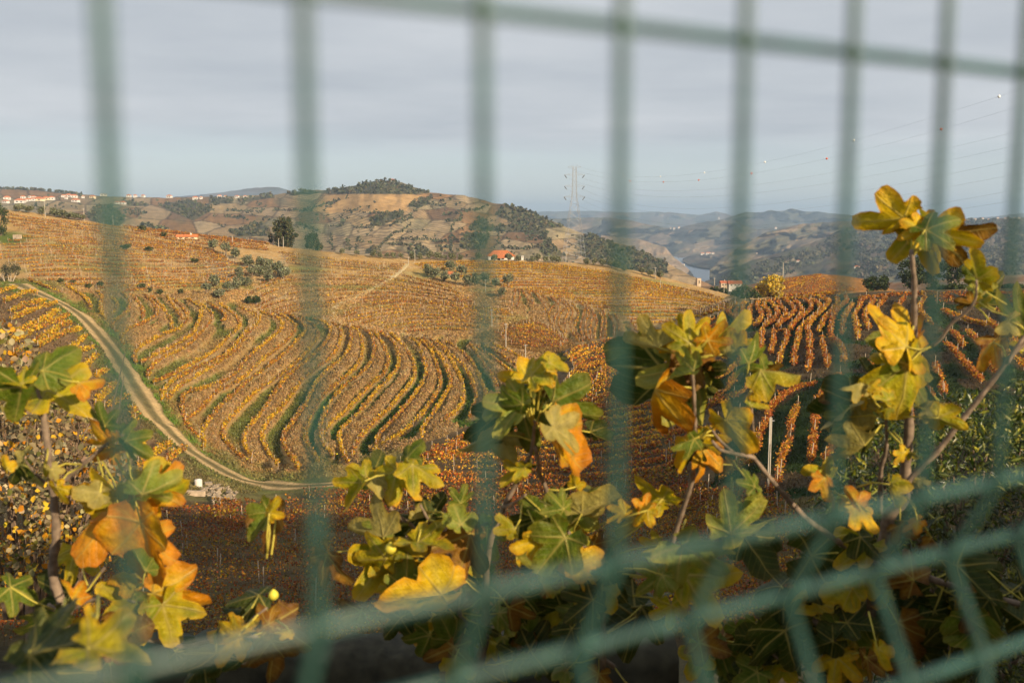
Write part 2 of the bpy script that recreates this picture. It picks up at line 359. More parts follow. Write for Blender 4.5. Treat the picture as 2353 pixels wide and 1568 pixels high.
# middle slope left and right of the small path
family('mid_left', 'V', ['640,577 750,592 850,602 930,606','655,600 750,612 850,618 920,622','568,676 600,661 658,643 750,640 830,640 885,645','590,703 640,680 720,667 790,664 840,664',
  '600,718 660,702 720,692 770,687 790,683','640,722 700,708 730,703 765,701'], [3,3,2,2,2])
family('mid_right', 'V', ['920,628 960,640 1000,650 1040,662','880,650 930,655 1000,668 1075,685','830,685 900,680 1000,690 1100,705','790,722 829,706 935,692 1060,706 1170,712',
  '800,738 870,723 960,713 1080,721 1180,724','880,752 960,740 1060,737 1130,744','930,762 1000,754 1075,757'], [2,3,3,3,3,2])
# golden terraces below the farmhouse
family('golden', 'V', ['952,604 1080,599 1250,604 1330,613 1420,624','975,618 1130,612 1280,618 1400,630 1500,646','1125,650 1180,640 1300,642 1420,648 1500,656 1580,664 1640,676',
  '1165,658 1250,660 1350,660 1450,662 1520,668 1600,681 1690,694','1240,672 1340,678 1450,676 1560,682 1640,694 1690,702','1320,692 1420,700 1520,698 1600,706 1650,714',
  '1430,722 1480,722 1560,722 1610,726','1450,740 1500,738 1550,738'], [3,4,3,3,3,3,2])
# little S rows at the head of the gully
for s in ['545,130 535,220 515,330','590,140 600,240 560,340','620,140 680,240 750,310','670,145 740,230 757,300','760,165 840,260 890,350 880,440','820,180 920,270 945,335',
  '950,220 1050,320 1050,380 1000,470 990,560','1000,320 940,400 940,480 970,550','1030,240 1150,350 1150,420 1120,500 1130,640','1110,370 1060,440 1050,540 1120,680',
  '1090,250 1200,370 1190,480 1180,560 1220,660 1290,750','1190,280 1270,400 1270,470 1240,560 1260,650 1330,740','1310,300 1390,390 1390,450 1360,530 1360,640 1400,730',
  '1350,370 1330,450 1300,560 1310,640 1350,720','1370,320 1450,430 1420,540 1410,640 1430,720','1430,380 1490,480 1470,600 1470,710','1500,370 1550,470 1540,590 1530,700',
  '1540,350 1590,470 1590,600 1590,690','1620,420 1670,510 1690,600 1690,680','1700,430 1740,530 1750,620','1880,500 1920,560 1950,620','1960,520 2000,570 2030,620']:
    row('gully', cv('E', s))
family('triangle', 'E', ['740,515 830,540 930,575','560,560 800,600 1020,645','320,640 700,680 1160,735','480,760 800,790 1080,805'], [4,4,4])
# red and orange field: right slope, then the floor of the bowl
family('red_slope', 'V', ['1296,812 1343,790 1413,775 1478,766','1310,824 1363,802 1452,782 1530,758','1320,844 1400,822 1500,785 1600,745','1300,864 1380,847 1470,808 1560,772 1650,725',
  '1290,892 1400,870 1500,838 1600,800 1690,770','1270,922 1380,907 1500,882 1600,850','1080,990 1180,970 1300,950 1420,930 1560,895','960,1040 1100,1020 1300,1000 1450,985 1600,950',
  '900,1075 1050,1060 1250,1050 1450,1030 1620,1000','780,1112 1000,1105 1250,1100 1450,1085 1600,1060'], [2,3,3,4,4,4,4,3,3])
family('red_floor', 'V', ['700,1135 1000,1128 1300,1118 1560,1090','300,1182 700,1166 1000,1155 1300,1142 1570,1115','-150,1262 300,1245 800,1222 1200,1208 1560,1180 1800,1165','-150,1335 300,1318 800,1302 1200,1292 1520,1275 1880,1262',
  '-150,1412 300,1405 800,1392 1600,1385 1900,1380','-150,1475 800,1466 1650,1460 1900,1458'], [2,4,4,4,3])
# right plateau
for k, s in [('F','700,290 650,340 720,400 800,470'),('F','770,300 740,350 780,420'),('F','850,240 820,290 830,400'),('F','930,270 900,320 915,450'),('F','1000,230 990,290 1040,370 1030,440 970,500'),
  ('F','1085,230 1070,280 1130,370 1130,430 1080,510'),('F','1150,225 1200,300 1225,360 1180,450 1090,500'),('F','1235,220 1270,290 1330,370 1290,420 1240,500'),
  ('F','1310,195 1380,260 1420,310 1390,390 1260,470 1220,520'),('F','1430,220 1480,280 1510,350 1460,430 1390,500'),('F','1520,185 1600,240 1605,310 1520,390 1430,470 1370,550'),
  ('F','1610,200 1710,270 1700,340 1600,440 1500,520 1470,600'),('F','1700,170 1810,215 1800,260 1700,370 1590,490 1570,570'),('F','1910,190 1920,240 1850,330 1760,450 1700,570'),
  ('F','2010,150 2020,220 1930,310 1860,430 1840,560 1850,650 1940,730 1990,850 1980,930'),('F','2090,250 2020,370 1980,470 1970,600'),('F','2250,170 2190,220 2170,300 2120,380 2140,500 2150,640'),
  ('F','2353,210 2260,320 2240,420 2280,540'),('G','640,200 560,280 530,380 600,480 700,580 740,660'),('G','860,200 800,300 810,420 900,540 960,640'),('G','1130,190 1060,300 1090,400 1200,520'),
  ('G','1330,340 1500,405 1640,470 1880,540'),('G','1370,760 1480,850 1560,950 1650,1060 1760,1170 1830,1240'),('G','1450,620 1540,700 1590,800'),('G','1650,620 1800,760 1900,860 2000,960'),
  ('G','1830,950 1950,1060 2010,1130'),('G','1900,480 2050,600 2200,720 2353,830'),('G','2100,850 2220,940 2353,1050'),('G','1250,1100 1280,1180 1340,1340 1360,1420'),('G','2000,350 2200,440 2380,520'),
  ('F','940,235 1200,205 1500,170 1700,145 1950,125'),('G','300,195 600,165 1300,140 2400,135'),('G','1250,185 1700,180 2400,185'),('G','1250,235 1800,240 2400,250'),
  ('F','1055,540 1040,640 1030,760 950,890'),('F','1180,570 1180,690 1140,820'),('F','1225,565 1325,565 1330,650 1280,780 1250,900 1230,960'),('F','1470,590 1460,690 1420,820 1415,960'),
  ('F','1590,570 1600,700 1590,820 1600,930 1570,1020'),('F','1740,640 1750,760 1790,870 1800,980'),
  ('K','950,760 830,790 720,860 660,930 640,1000 590,1100 570,1200'),('K','1110,710 1040,760 980,850 950,950 940,1100 920,1260'),('K','840,900 800,1000 780,1130 730,1250 720,1370'),
  ('K','440,700 380,800 270,890'),('K','450,830 280,890 150,960 60,1040 0,1100'),('K','1240,790 1260,870 1260,960'),('K','1720,640 1740,740 1770,830'),('K','430,560 300,640 150,720 0,800'),
  ('K','560,610 420,650 250,760 60,860'),('K','470,960 400,1050 330,1150'),('K','1400,700 1420,800 1440,900'),('K','250,910 440,840 540,750'),('K','0,980 160,910 340,820'),('K','60,1190 200,1090 340,1000'),('K','200,1260 330,1170 450,1070 540,960'),('K','420,1310 520,1200 590,1080'),('K','1010,1270 1080,1130 1110,980'),('K','1160,820 1180,1000 1150,1200'),('K','0,900 200,800 380,690 480,600'),('K','0,1300 160,1200 300,1110'),('K','1480,720 1520,860 1560,1000'),('K','1600,560 1650,700 1690,860'),('K','330,1380 480,1290 560,1250'),('K','640,1480 700,1400 720,1380'),('K','1270,620 1330,700 1360,830')]:
    row('plateau', cv(k, s))
# yellow rows left of the track
for k, s in [('H','0,300 70,265 150,245'),('H','50,380 160,330 280,290 360,300'),('H','100,480 250,420 350,390 430,370'),('H','110,560 300,475 430,430 540,400'),('H','370,590 480,525 580,465'),
  ('H','330,660 520,575 600,540 660,510'),('H','330,790 480,690 600,620 680,590'),('H','360,825 500,745 640,690 770,650'),('H','680,850 760,780 820,730'),('H','550,1020 660,940 780,870 900,820'),
  ('H','720,1110 800,1040 870,970 930,900'),('H','930,1105 1030,1050'),('H','920,1390 1000,1290 1110,1180'),('H','1000,1420 1120,1350 1240,1300'),('H','1280,1420 1310,1540'),
  ('H','640,1330 740,1240 820,1180'),('H','480,1230 600,1130 690,1070'),('H','120,700 240,640 330,600'),('H','60,800 180,740 300,690'),('H','120,900 240,840 340,790'),
  ('Q','740,1310 850,1235 950,1100'),('Q','880,1300 980,1220 1090,1150'),('Q','1070,1280 1120,1220 1190,1180'),('Q','520,1130 620,1050 720,990'),('Q','560,1290 680,1200 780,1120')]:
    row('yellow', cv(k, s))

Y_ = [(0.66, 0.41, 0.02), (0.58, 0.30, 0.015), (0.46, 0.33, 0.03)]
O_ = [(0.52, 0.21, 0.02), (0.44, 0.15, 0.02), (0.55, 0.30, 0.03)]
RD = [(0.42, 0.11, 0.02), (0.33, 0.07, 0.018), (0.48, 0.19, 0.025), (0.22, 0.07, 0.02)]
BR = [(0.24, 0.125, 0.05), (0.30, 0.16, 0.06)]
GR = [(0.16, 0.15, 0.03)]
#            palette mix weights (yellow, orange, red, brown, green), height, density factor, half depth, post spacing
BLK = dict(
  s_terrace=(.54, .16, .01, .27, .02, .92, 1.15, .25, 5.5), upper_left=(.14, .40, .06, .38, .02, .7, .5, .18, 7), behind_olives=(.05, .42, .15, .38, 0, .9, .7, .3, 8),
  mid_left=(.20, .24, .02, .52, .02, .68, .4, .16, 6.5), mid_right=(.28, .22, .02, .45, .03, .68, .45, .16, 6.5), golden=(.56, .28, .04, .10, .02, .55, .8, .16, 13),
  gully=(.14, .32, .03, .51, 0, .65, .45, .16, 10), triangle=(.28, .26, .10, .31, .05, .5, .6, .5, 14), red_slope=(.28, .40, .18, .12, .02, .9, 1.0, .25, 7),
  red_floor=(.08, .24, .36, .26, .06, 1.3, 1.1, .75, 10), plateau=(.12, .50, .26, .11, .01, .78, 1.7, .23, 9), yellow=(.66, .16, .0, .10, .08, 1.2, 1.4, .42, 7))
ORD = 'first second third fourth fifth sixth seventh eighth ninth tenth eleventh twelfth thirteenth fourteenth fifteenth sixteenth seventeenth eighteenth nineteenth'.split()
TENS = {2: 'twent', 3: 'thirt', 4: 'fort', 5: 'fift', 6: 'sixt'}
def ordn(i):
    i += 1
    if i < 20: return ORD[i - 1]
    return TENS[i // 10] + ('ieth' if i % 10 == 0 else 'y-' + ORD[i % 10 - 1])
ROWLAB = dict(
  s_terrace='{} yellow-brown vine row from the left on the S-curved terraces right of the track', upper_left='{} orange vine row from the top on the upper left hillside',
  behind_olives='{} rusty vine row from the top behind the olive line, left of the tall eucalyptus', mid_left='{} thin brown vine row from the crest, left of the narrow path',
  mid_right='{} thin golden vine row from the crest, right of the narrow path', golden='{} bright golden vine row from the top on the terraces below the farmhouse',
  gully='{} slim curving vine row from the left at the head of the gully', triangle='{} low vine row from the top in the small triangular field',
  red_slope='{} orange-red vine row from the top on the slope rising to the right', red_floor='{} dark red vine row from the track across the shaded valley floor',
  plateau='{} fiery orange vine row from the left on the right plateau', yellow='{} bright yellow vine row from the top, left of the dirt track')
ROWGRP = {k: 'vine rows: ' + k.replace('_', ' ') for k in ROWLAB}

# dirt track and small path, in the same survey
TRACK = spline(line(('V','40,652 75,668'),('H','400,330 520,380 680,460 830,580 960,720 1090,880 1210,1060 1330,1260 1450,1440 1540,1568'),('C','0,640 130,770 330,960 560,1110 800,1250 1050,1360 1400,1420'),('V','680,1117 760,1113 850,1108')), n=150)
PATH = spline(line(('V','935,606 921,622 891,644 850,665 810,684 782,697 765,712 768,728 778,740')), n=50)

# ------------------------------------------------------------------ terrain mesh
US = np.arange(-260, 2640, 4.6); NT = 330
tt = np.linspace(0, 1, NT) ** 1.0
cr = crest(US)
VV = cr[:, None] + (1700 - cr)[:, None] * (1 - tt)[None] ** 1.35         # from 1700 (near) to the crest
UU = np.repeat(US[:, None], NT, 1)
YY = depth(UU, VV)
PT = P(UU, VV, YY)
# rows in world space
for i, r in enumerate(ROWS):
    q = spline(r['uv'], n=60); q[:, 1] += 4 if r['block'] in ('golden', 'gully', 'triangle', 'mid_left', 'mid_right', 'behind_olives', 'upper_left') else 8
    q[:, 1] = np.maximum(q[:, 1], crest(q[:, 0]) + 2)
    r['w'] = resample(at(q[:, 0], q[:, 1]), step=1.0); r['uvq'] = q
allp = np.vstack([r['w'] for r in ROWS]); rid = np.concatenate([np.full(len(r['w']), i) for i, r in enumerate(ROWS)])
kd = KDTree(len(allp))
for i, p in enumerate(allp): kd.insert((p[0], p[1], 0), i)
kd.balance()
blocks = list(BLK); bid = np.array([blocks.index(r['block']) for r in ROWS]); inb = np.zeros(len(ROWS), int); cnt = {}
for i, r in enumerate(ROWS): inb[i] = cnt.get(r['block'], 0); cnt[r['block']] = inb[i] + 1
for bn, ax_ in (('plateau', 0), ('yellow', 1)):
    ids = [i for i, r in enumerate(ROWS) if r['block'] == bn]
    for k, i in enumerate(sorted(ids, key=lambda i: ROWS[i]['uv'][:, ax_].mean())): inb[i] = k
flat = PT.reshape(-1, 3); n = len(flat)
R1 = np.full(n, -1); R2 = np.full(n, -1); D1 = np.full(n, 99.0); D2 = np.full(n, 99.0)
for i in range(n):
    x, y, z = flat[i]
    if y < 30: continue
    res = kd.find_n((x, y, 0), 7); a = rid[res[0][1]]
    D1[i] = res[0][2]; R1[i] = a
    for c in res[1:]:
        if rid[c[1]] != a: R2[i] = rid[c[1]]; D2[i] = c[2]; break
    else:
        res = kd.find_n((x, y, 0), 24)
        for c in res:
            if rid[c[1]] != a: R2[i] = rid[c[1]]; D2[i] = c[2]; break
def poly_dist(flatxy, line3):
    q = resample(line3[:, :2], step=1.0); d = np.full(len(flatxy), 1e9); side = np.zeros(len(flatxy))
    tg = np.gradient(q, axis=0)
    for i in range(0, len(flatxy), 8000):
        df = flatxy[i:i + 8000, None] - q[None]; dd = (df ** 2).sum(-1); k = dd.argmin(1); d[i:i + 8000] = np.sqrt(dd[np.arange(len(k)), k])
    return d
trackw = at(TRACK[:, 0], TRACK[:, 1]); pathw = at(PATH[:, 0], PATH[:, 1])
dtr = poly_dist(flat[:, :2], trackw)
fu, fv = UU.ravel(), VV.ravel()
# colours of the ground itself
nz = fbm(flat[:, 0] * .05, flat[:, 1] * .05, 4, 3); nf = fbm(flat[:, 0] * .45, flat[:, 1] * .45, 3, 9)
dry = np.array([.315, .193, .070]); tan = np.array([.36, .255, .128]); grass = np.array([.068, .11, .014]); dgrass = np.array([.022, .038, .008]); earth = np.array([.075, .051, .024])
col = dry[None] * (0.8 + .4 * nz[:, None]) + (tan - dry)[None] * sstep(.5, .75, nf)[:, None] * .7
t = D1 / (D1 + D2 + 1e-6); near = (D1 < 9) & (R1 >= 0) & (R2 >= 0)
blk1 = np.where(R1 >= 0, bid[np.maximum(R1, 0)], -1); par = np.where(near, (np.minimum(inb[np.maximum(R1, 0)], inb[np.maximum(R2, 0)])) % 2, 0)
same = near & (bid[np.maximum(R1, 0)] == bid[np.maximum(R2, 0)])
dz = np.zeros(n)
def is_b(*names): return np.isin(blk1, [blocks.index(x) for x in names])
hump = np.sin(np.pi * np.clip(2 * t, 0, 1)) * 0 + np.clip(2 * t, 0, 1)
sT = is_b('s_terrace') & same
green_gap = sT & (par == 1)
gstr = sstep(.42, .62, fbm(flat[:, 0] * .03 + 5, flat[:, 1] * .03, 2, 21)) * .6 + sstep(620, 900, fu) * .75 * sstep(760, 860, fv) + .15
gm = np.clip(gstr, 0, 1) * sstep(.10, .28, t)
cg = grass[None] * (.6 + .8 * nf[:, None])
col = np.where(green_gap[:, None], col * (1 - gm[:, None]) + cg * gm[:, None], col)
dz += np.where(sT, np.where(par == 1, -0.55, 0.6) * hump, 0)
g5 = is_b('gully') & same & (par == 1)
col = np.where(g5[:, None], col * .45 + cg * .55, col); dz += np.where(is_b('gully') & same, np.where(par == 1, -.4, .4) * hump, 0)
# flat terraces: pale dry bank under each row, some green behind it
tb = is_b('golden', 'upper_left', 'mid_left', 'mid_right', 'behind_olives')
gmix = sstep(.5, .8, fbm(flat[:, 0] * .04, flat[:, 1] * .12, 3, 33)) * .45
col = np.where(tb[:, None], col * (1 - gmix[:, None]) + cg * 1.3 * gmix[:, None], col)
col = np.where(tb[:, None], col * 1.22, col); dz += np.where(tb & same, (hump - .5) * .35, 0)
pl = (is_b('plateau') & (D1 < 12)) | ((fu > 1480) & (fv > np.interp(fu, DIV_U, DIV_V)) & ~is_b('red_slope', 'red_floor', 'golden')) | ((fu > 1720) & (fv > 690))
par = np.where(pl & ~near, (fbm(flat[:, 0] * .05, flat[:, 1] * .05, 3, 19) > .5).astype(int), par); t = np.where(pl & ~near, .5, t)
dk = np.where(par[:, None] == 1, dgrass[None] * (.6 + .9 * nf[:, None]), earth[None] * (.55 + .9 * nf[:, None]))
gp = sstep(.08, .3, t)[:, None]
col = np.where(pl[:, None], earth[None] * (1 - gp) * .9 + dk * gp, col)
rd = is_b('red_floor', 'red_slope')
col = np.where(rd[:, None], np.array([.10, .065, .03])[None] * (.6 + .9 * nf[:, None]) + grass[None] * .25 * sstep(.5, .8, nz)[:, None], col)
tri = is_b('triangle'); col = np.where(tri[:, None], np.array([.22, .125, .035])[None] * (.7 + .6 * nf[:, None]), col)
yl = is_b('yellow'); col = np.where(yl[:, None], np.array([.17, .11, .055])[None] * (.7 + .7 * nf[:, None]), col)
# grass verges along the track
vg = sstep(9, 2.5, dtr) * (.35 + .65 * sstep(.35, .65, nf))
col = col * (1 - vg[:, None]) + (grass * 1.5)[None] * (.6 + .7 * nf[:, None]) * vg[:, None]
apron = (fv > 1040) & (fv < 1150) & (fu > 380) & (fu < 980) & (D1 > 2.0)
col = np.where(apron[:, None], col * .35 + (np.array([.17, .155, .05]))[None] * (.6 + .8 * nf[:, None]) * .65, col)
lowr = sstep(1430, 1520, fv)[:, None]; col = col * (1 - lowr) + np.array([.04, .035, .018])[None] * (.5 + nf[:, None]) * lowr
# olive-bank patches and the grassy bank at far left
bank = sstep(.45, .6, fbm(fu / 30, fv / 18, 3, 5)) * ((fu > 470) & (fu < 660) & (fv > 585) & (fv < 690))
col = col * (1 - bank[:, None]) + (tan * 1.05)[None] * bank[:, None]
lawn = sstep(1, 0, ((fu - 20) / 60) ** 2 + ((fv - 548) / 22) ** 2) + .5 * sstep(1, .2, ((fu - 60) / 150) ** 2 + ((fv - 655) / 18) ** 2)
col = col * (1 - np.clip(lawn, 0, 1)[:, None]) + np.array([.10, .13, .022])[None] * np.clip(lawn, 0, 1)[:, None]
dz += (nf - .5) * .25 + (fbm(flat[:, 0] * .12, flat[:, 1] * .12, 3, 77) - .5) * .5
dz *= sstep(60, 100, flat[:, 1]) * sstep(1.0, 4.5, dtr)
PT2 = PT.copy(); PT2[..., 2] += dz.reshape(PT.shape[:2])
# the slope goes on over the crest and down the far side
ext = []; ecol = []
last = PT2[:, -1].copy(); prev = PT2[:, -3]
for k, (dy, dd) in enumerate([(6, .3), (14, 1.6), (30, 5), (60, 14), (120, 34), (240, 80)]):
    e = last.copy(); e[:, 1] += dy; e[:, 0] *= (1 + dy / last[:, 1]); e[:, 2] -= dd; ext.append(e); ecol.append(np.tile(dry * .9, (len(US), 1)))
PT3 = np.concatenate([PT2, np.stack(ext, 1)], 1); C3 = np.concatenate([col.reshape(*PT.shape), np.stack(ecol, 1)], 1)
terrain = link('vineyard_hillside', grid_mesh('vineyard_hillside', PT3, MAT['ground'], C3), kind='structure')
BVH = BVHTree.FromPolygons([tuple(p) for p in PT3.reshape(-1, 3)], [tuple(p.vertices) for p in terrain.data.polygons])
def ground(x, y, default=None):
    h = BVH.ray_cast(Vector((x, y, 400)), Vector((0, 0, -1)))
    return h[0].z if h[0] is not None else default
def on(u, v):
    p = at(u, v); z = ground(p[0], p[1], p[2]); return Vector((p[0], p[1], z))

# ------------------------------------------------------------------ track: two wheel ruts and a grassy middle
def ribbon(name, uv, half, lift, cols, n_across, label_col):
    w3 = resample(at(uv[:, 0], uv[:, 1]), step=.8); tg = np.gradient(w3[:, :2], axis=0); tg /= np.linalg.norm(tg, axis=1)[:, None]
    nr = np.stack([-tg[:, 1], tg[:, 0]], 1); pts = np.zeros((len(w3), n_across, 3)); cc = np.zeros_like(pts)
    for j in range(n_across):
        s = -1 + 2 * j / (n_across - 1); hw = half * (1 + .3 * (vnoise(np.arange(len(w3)) * .15, np.zeros(len(w3)) + 3 * np.sign(s)) - .5))
        xy = w3[:, :2] + nr * (s * hw)[:, None]
        for i in range(len(w3)):
            g = ground(xy[i, 0], xy[i, 1], w3[i, 2]); pts[i, j] = (xy[i, 0], xy[i, 1], g + (lift if abs(s) < .95 else -.12))
        cc[:, j] = cols(s, xy)
    return link(name, grid_mesh(name, pts, MAT['ground'], cc), kind='structure')
def track_cols(s, xy):
    f = fbm(xy[:, 0] * .8, xy[:, 1] * .8, 3, 4)[:, None]; sand = np.array([.50, .345, .16]); g = np.array([.13, .12, .04]); brn = np.array([.19, .13, .065])
    rut = math.exp(-((abs(s) - .56) / .26) ** 4)
    base = g * .6 + brn * .4
    return (base * (1 - rut) + sand * rut)[None] * (.75 + .5 * f)
ribbon('dirt_track', TRACK, 2.9, .07, track_cols, 15, None)
ribbon('footpath', PATH, 1.1, .08, lambda s, xy: np.array([.46, .36, .19])[None] * (.8 + .4 * fbm(xy[:, 0], xy[:, 1], 2, 8)[:, None]) * (1 if abs(s) < .75 else .8), 7, None)

# ------------------------------------------------------------------ vines: every row a thing with its own leaves and posts
post_me = MB().tube([(0, 0, -.25), (0, 0, .6), (.01, .005, 1.75)], [.06, .055, .05], 5).mesh('post', MAT['post'])
def make_row(i, r):
    b = r['block']; wy, wo, wr, wb, wg, hgt, dens, hd, sp_ = BLK[b]
    w3 = r['w']; L = np.r_[0, np.cumsum(np.linalg.norm(np.diff(w3, axis=0), axis=1))]
    Ym = w3[:, 1].mean(); px1 = Ym / 996.0
    size = np.clip(px1 * (.9 if b == 'plateau' else 1.0), .07, .16); per_m = np.clip(5.2 / size, 20, 62) * dens
    n = int(L[-1] * per_m * 1.25) + 8
    s = RNG.uniform(0, L[-1], n)
    gap = fbm(s * .22 + i * 7.3, np.zeros(n) + i, 3, 40); keep = RNG.random(n) < (.22 + .95 * sstep(.30, .55, gap)); s = s[keep]; n = len(s)
    base = np.stack([np.interp(s, L, w3[:, k]) for k in range(3)], 1)
    tg = np.gradient(w3[:, :2], axis=0); tg /= np.linalg.norm(tg, axis=1)[:, None] + 1e-9
    tx = np.interp(s, L, tg[:, 0]); ty = np.interp(s, L, tg[:, 1])
    hl = hgt * (.55 + .9 * fbm(s * .6 + i * 3, np.zeros(n), 3, 50))
    h = np.abs(RNG.beta(2.0, 1.5, n)) * hl * .92 + .16
    lat = RNG.normal(0, hd * .62, n) * (.6 + .8 * np.clip(h / hgt, 0, 1))
    c = base.copy(); c[:, 0] += -ty * lat; c[:, 1] += tx * lat; c[:, 2] += h
    a, bx = rand_axes(n, .15); sz = size * RNG.uniform(.55, 1.25, n)[:, None]
    a *= sz; bx *= sz * .85
    # colour: slow changes along the row
    m = fbm(s * .06 + i * 1.7, np.zeros(n) + i * .35, 3, 60)
    W = np.stack([np.full(n, x) for x in (wy, wo, wr, wb, wg)], 1)
    W[:, 0] *= (.25 + 1.9 * sstep(.38, .64, m)); W[:, 2] *= (.2 + 2.2 * sstep(.60, .36, m))
    W[:, 3] *= np.where(h < hgt * .45, 1.7, .75)
    if b == 's_terrace':                                       # leafier and yellower beside the track, barer on the upper bend
        uq = np.interp(s, L, np.linspace(0, 1, len(L))[: len(L)]); W[:, 0] *= 1 + 2.2 * sstep(.55, 1.0, s / L[-1]) * (Ym < 190); W[:, 3] *= 1 + .9 * sstep(.35, .0, s / L[-1])
    W /= W.sum(1)[:, None]; k = (W.cumsum(1) < RNG.random(n)[:, None]).sum(1)
    colr = np.zeros((n, 3))
    for kk, pal in enumerate((Y_, O_, RD, BR, GR)):
        msk = k == kk
        if msk.any(): colr[msk] = jitter_cols(pal, msk.sum(), .2)
    if b == 'red_floor': colr *= .7  # leaf colour darkened to deepen the shade on the floor
    if b == 'red_slope': colr *= 1.2  # leaf colour raised to stand in for sunlight this slope misses
    # canes and trunks: thin upright strips
    nc = int(L[-1] * 2.2); sc = RNG.uniform(0, L[-1], nc); cb = np.stack([np.interp(sc, L, w3[:, q]) for q in range(3)], 1)
    hc = RNG.uniform(.35, .75, nc); cb[:, 2] += hc * .8; ca = np.zeros((nc, 3)); cbx = np.zeros((nc, 3))
    an = RNG.uniform(0, 6.28, nc); ww = max(.018, px1 * .16); ca[:, 0] = np.cos(an) * ww; ca[:, 1] = np.sin(an) * ww; cbx[:, 2] = hc; cbx[:, 0] = RNG.normal(0, .12, nc)
    c = np.vstack([c, cb]); a = np.vstack([a, ca]); bx = np.vstack([bx, cbx]); colr = np.vstack([colr, jitter_cols([(.13, .085, .05), (.2, .13, .075)], nc, .25)])
    p0 = Vector(w3[len(w3) // 2].tolist()); c -= np.array(p0)[None]
    root = thing('vine_row', p0, ROWLAB[b].format(ordn(inb[i])), 'vine row', ROWGRP[b])
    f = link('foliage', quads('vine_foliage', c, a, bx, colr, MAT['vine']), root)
    k = max(2, int(L[-1] / sp_) + 1)
    for q in np.linspace(.4, L[-1] - .4, k) if L[-1] > 3 else []:
        q = q + RNG.uniform(-.4, .4); x, y, z = [np.interp(q, L, w3[:, e]) for e in range(3)]
        g = ground(x, y, z); o = link('post', post_me, root); o.location = Vector((x, y, g)) - p0
        sc_ = .86 if Ym > 200 else .95; o.scale = (sc_ * (.8 if Ym < 160 else 1.0), sc_ * (.8 if Ym < 160 else 1.0), sc_ * RNG.uniform(.85, 1.1)); o.rotation_euler = (RNG.normal(0, .05), RNG.normal(0, .05), 0)
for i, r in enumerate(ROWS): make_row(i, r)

# ------------------------------------------------------------------ dry grass standing on the banks between the rows
def grass_tufts(name, mask, n, hgt, label):
    idx = np.flatnonzero(mask); wgt = None; k = RNG.choice(idx, n); nv_ = PT.shape[1]
    du = RNG.uniform(-.5, .5, n); dv = RNG.uniform(-.5, .5, n); i0 = np.clip(k // nv_, 1, PT.shape[0] - 2); j0 = np.clip(k % nv_, 1, nv_ - 2)
    c0 = PT2[i0, j0]; pos = c0 + (PT2[i0 + 1, j0] - PT2[i0 - 1, j0]) * (du / 2)[:, None] + (PT2[i0, j0 + 1] - PT2[i0, j0 - 1]) * (dv / 2)[:, None]
    cc = col[k] * RNG.uniform(.65, 1.55, (n, 1)) * (1 + RNG.normal(0, .06, (n, 3)))
    h = hgt * RNG.uniform(.4, 1.3, n); an = RNG.uniform(0, 3.14, n); w_ = RNG.uniform(.05, .16, n) * pos[:, 1] / 200
    a = np.stack([np.cos(an) * w_, np.sin(an) * w_, 0 * w_], 1); b = np.stack([RNG.normal(0, .3, n) * h, RNG.normal(0, .3, n) * h, h * .5], 1); pos[:, 2] += h * .4
    o = link(name, quads(name, pos, a, b, np.clip(cc, .004, .8), MAT['vine']), kind='stuff'); tag(o, label, 'grass')
grass_tufts('dry_grass', (fv < 1150) & (fv > 640) & (fu > -50) & (fu < 1320) & (D1 > .8) & (dtr > 2.6) & ~is_b('red_floor', 'red_slope', 'golden'), 150000, .36, 'tawny dry grass and green turf on the banks between vine rows')
grass_tufts('plateau_grass', (fv > 690) & (fu > 1480) & (D1 > .6) & pl, 40000, .3, 'dark short grass between the red vine rows on the plateau')
# ------------------------------------------------------------------ far hills
def vor(x, y, seed=0):
    ix = np.floor(x); iy = np.floor(y); best = np.full(x.shape, 9.0); b2 = best.copy(); cid = np.zeros(x.shape)
    for a in (-1, 0, 1):
        for b in (-1, 0, 1):
            jx = ix + a; jy = iy + b; d = (jx + .15 + .7 * hash2(jx, jy, seed) - x) ** 2 + (jy + .15 + .7 * hash2(jx, jy, seed + 5) - y) ** 2
            hsh = hash2(jx, jy, seed + 11); m = d < best
            b2 = np.where(m, best, np.minimum(b2, d)); cid = np.where(m, hsh, cid); best = np.where(m, d, best)
    return cid, np.sqrt(b2) - np.sqrt(best)
def inpoly(u, v, poly):
    p = np.array(poly); r = np.zeros(u.shape, bool); j = len(p) - 1
    for i in range(len(p)):
        c = ((p[i, 1] > v) != (p[j, 1] > v)) & (u < (p[j, 0] - p[i, 0]) * (v - p[i, 1]) / (p[j, 1] - p[i, 1] + 1e-9) + p[i, 0]); r ^= c; j = i
    return r
SHEETS = {}
def sheet(name, us, sky, bot, ytop, ybot, nv, relief, colfn, back=True, pw=1.0, mat='hill'):
    f = lambda pts: np.interp(us, [p[0] for p in pts], [p[1] for p in pts])
    vt = f(sky) + (fbm(us / 14, us * 0 + hash(name) % 7, 3, 2) - .5) * 3.0; vb = f(bot); yt = f(ytop); yb = f(ybot)
    t = np.linspace(0, 1, nv)[None]
    V = vb[:, None] + (vt - vb)[:, None] * t; U = np.repeat(us[:, None], nv, 1)
    Y = yb[:, None] * (yt / yb)[:, None] ** (t ** pw)
    Y = Y * (1 + relief(U, V, t))
    pt = P(U, V, Y); c = colfn(U, V, pt)
    if back:
        l = pt[:, -1]; ex = []
        for k, d in ((.02, .002), (.08, .02), (.25, .09)):
            e = l * (1 + k); e[:, 2] = l[:, 2] - l[:, 1] * d; ex.append(e)
        pt = np.concatenate([pt, np.stack(ex, 1)], 1); c = np.concatenate([c, np.repeat(c[:, -1:], 3, 1)], 1)
    o = link(name, grid_mesh(name, pt, MAT[mat], c), kind='structure')
    SHEETS[name] = (us, vt, vb, yt, yb, pw, relief)
    return o
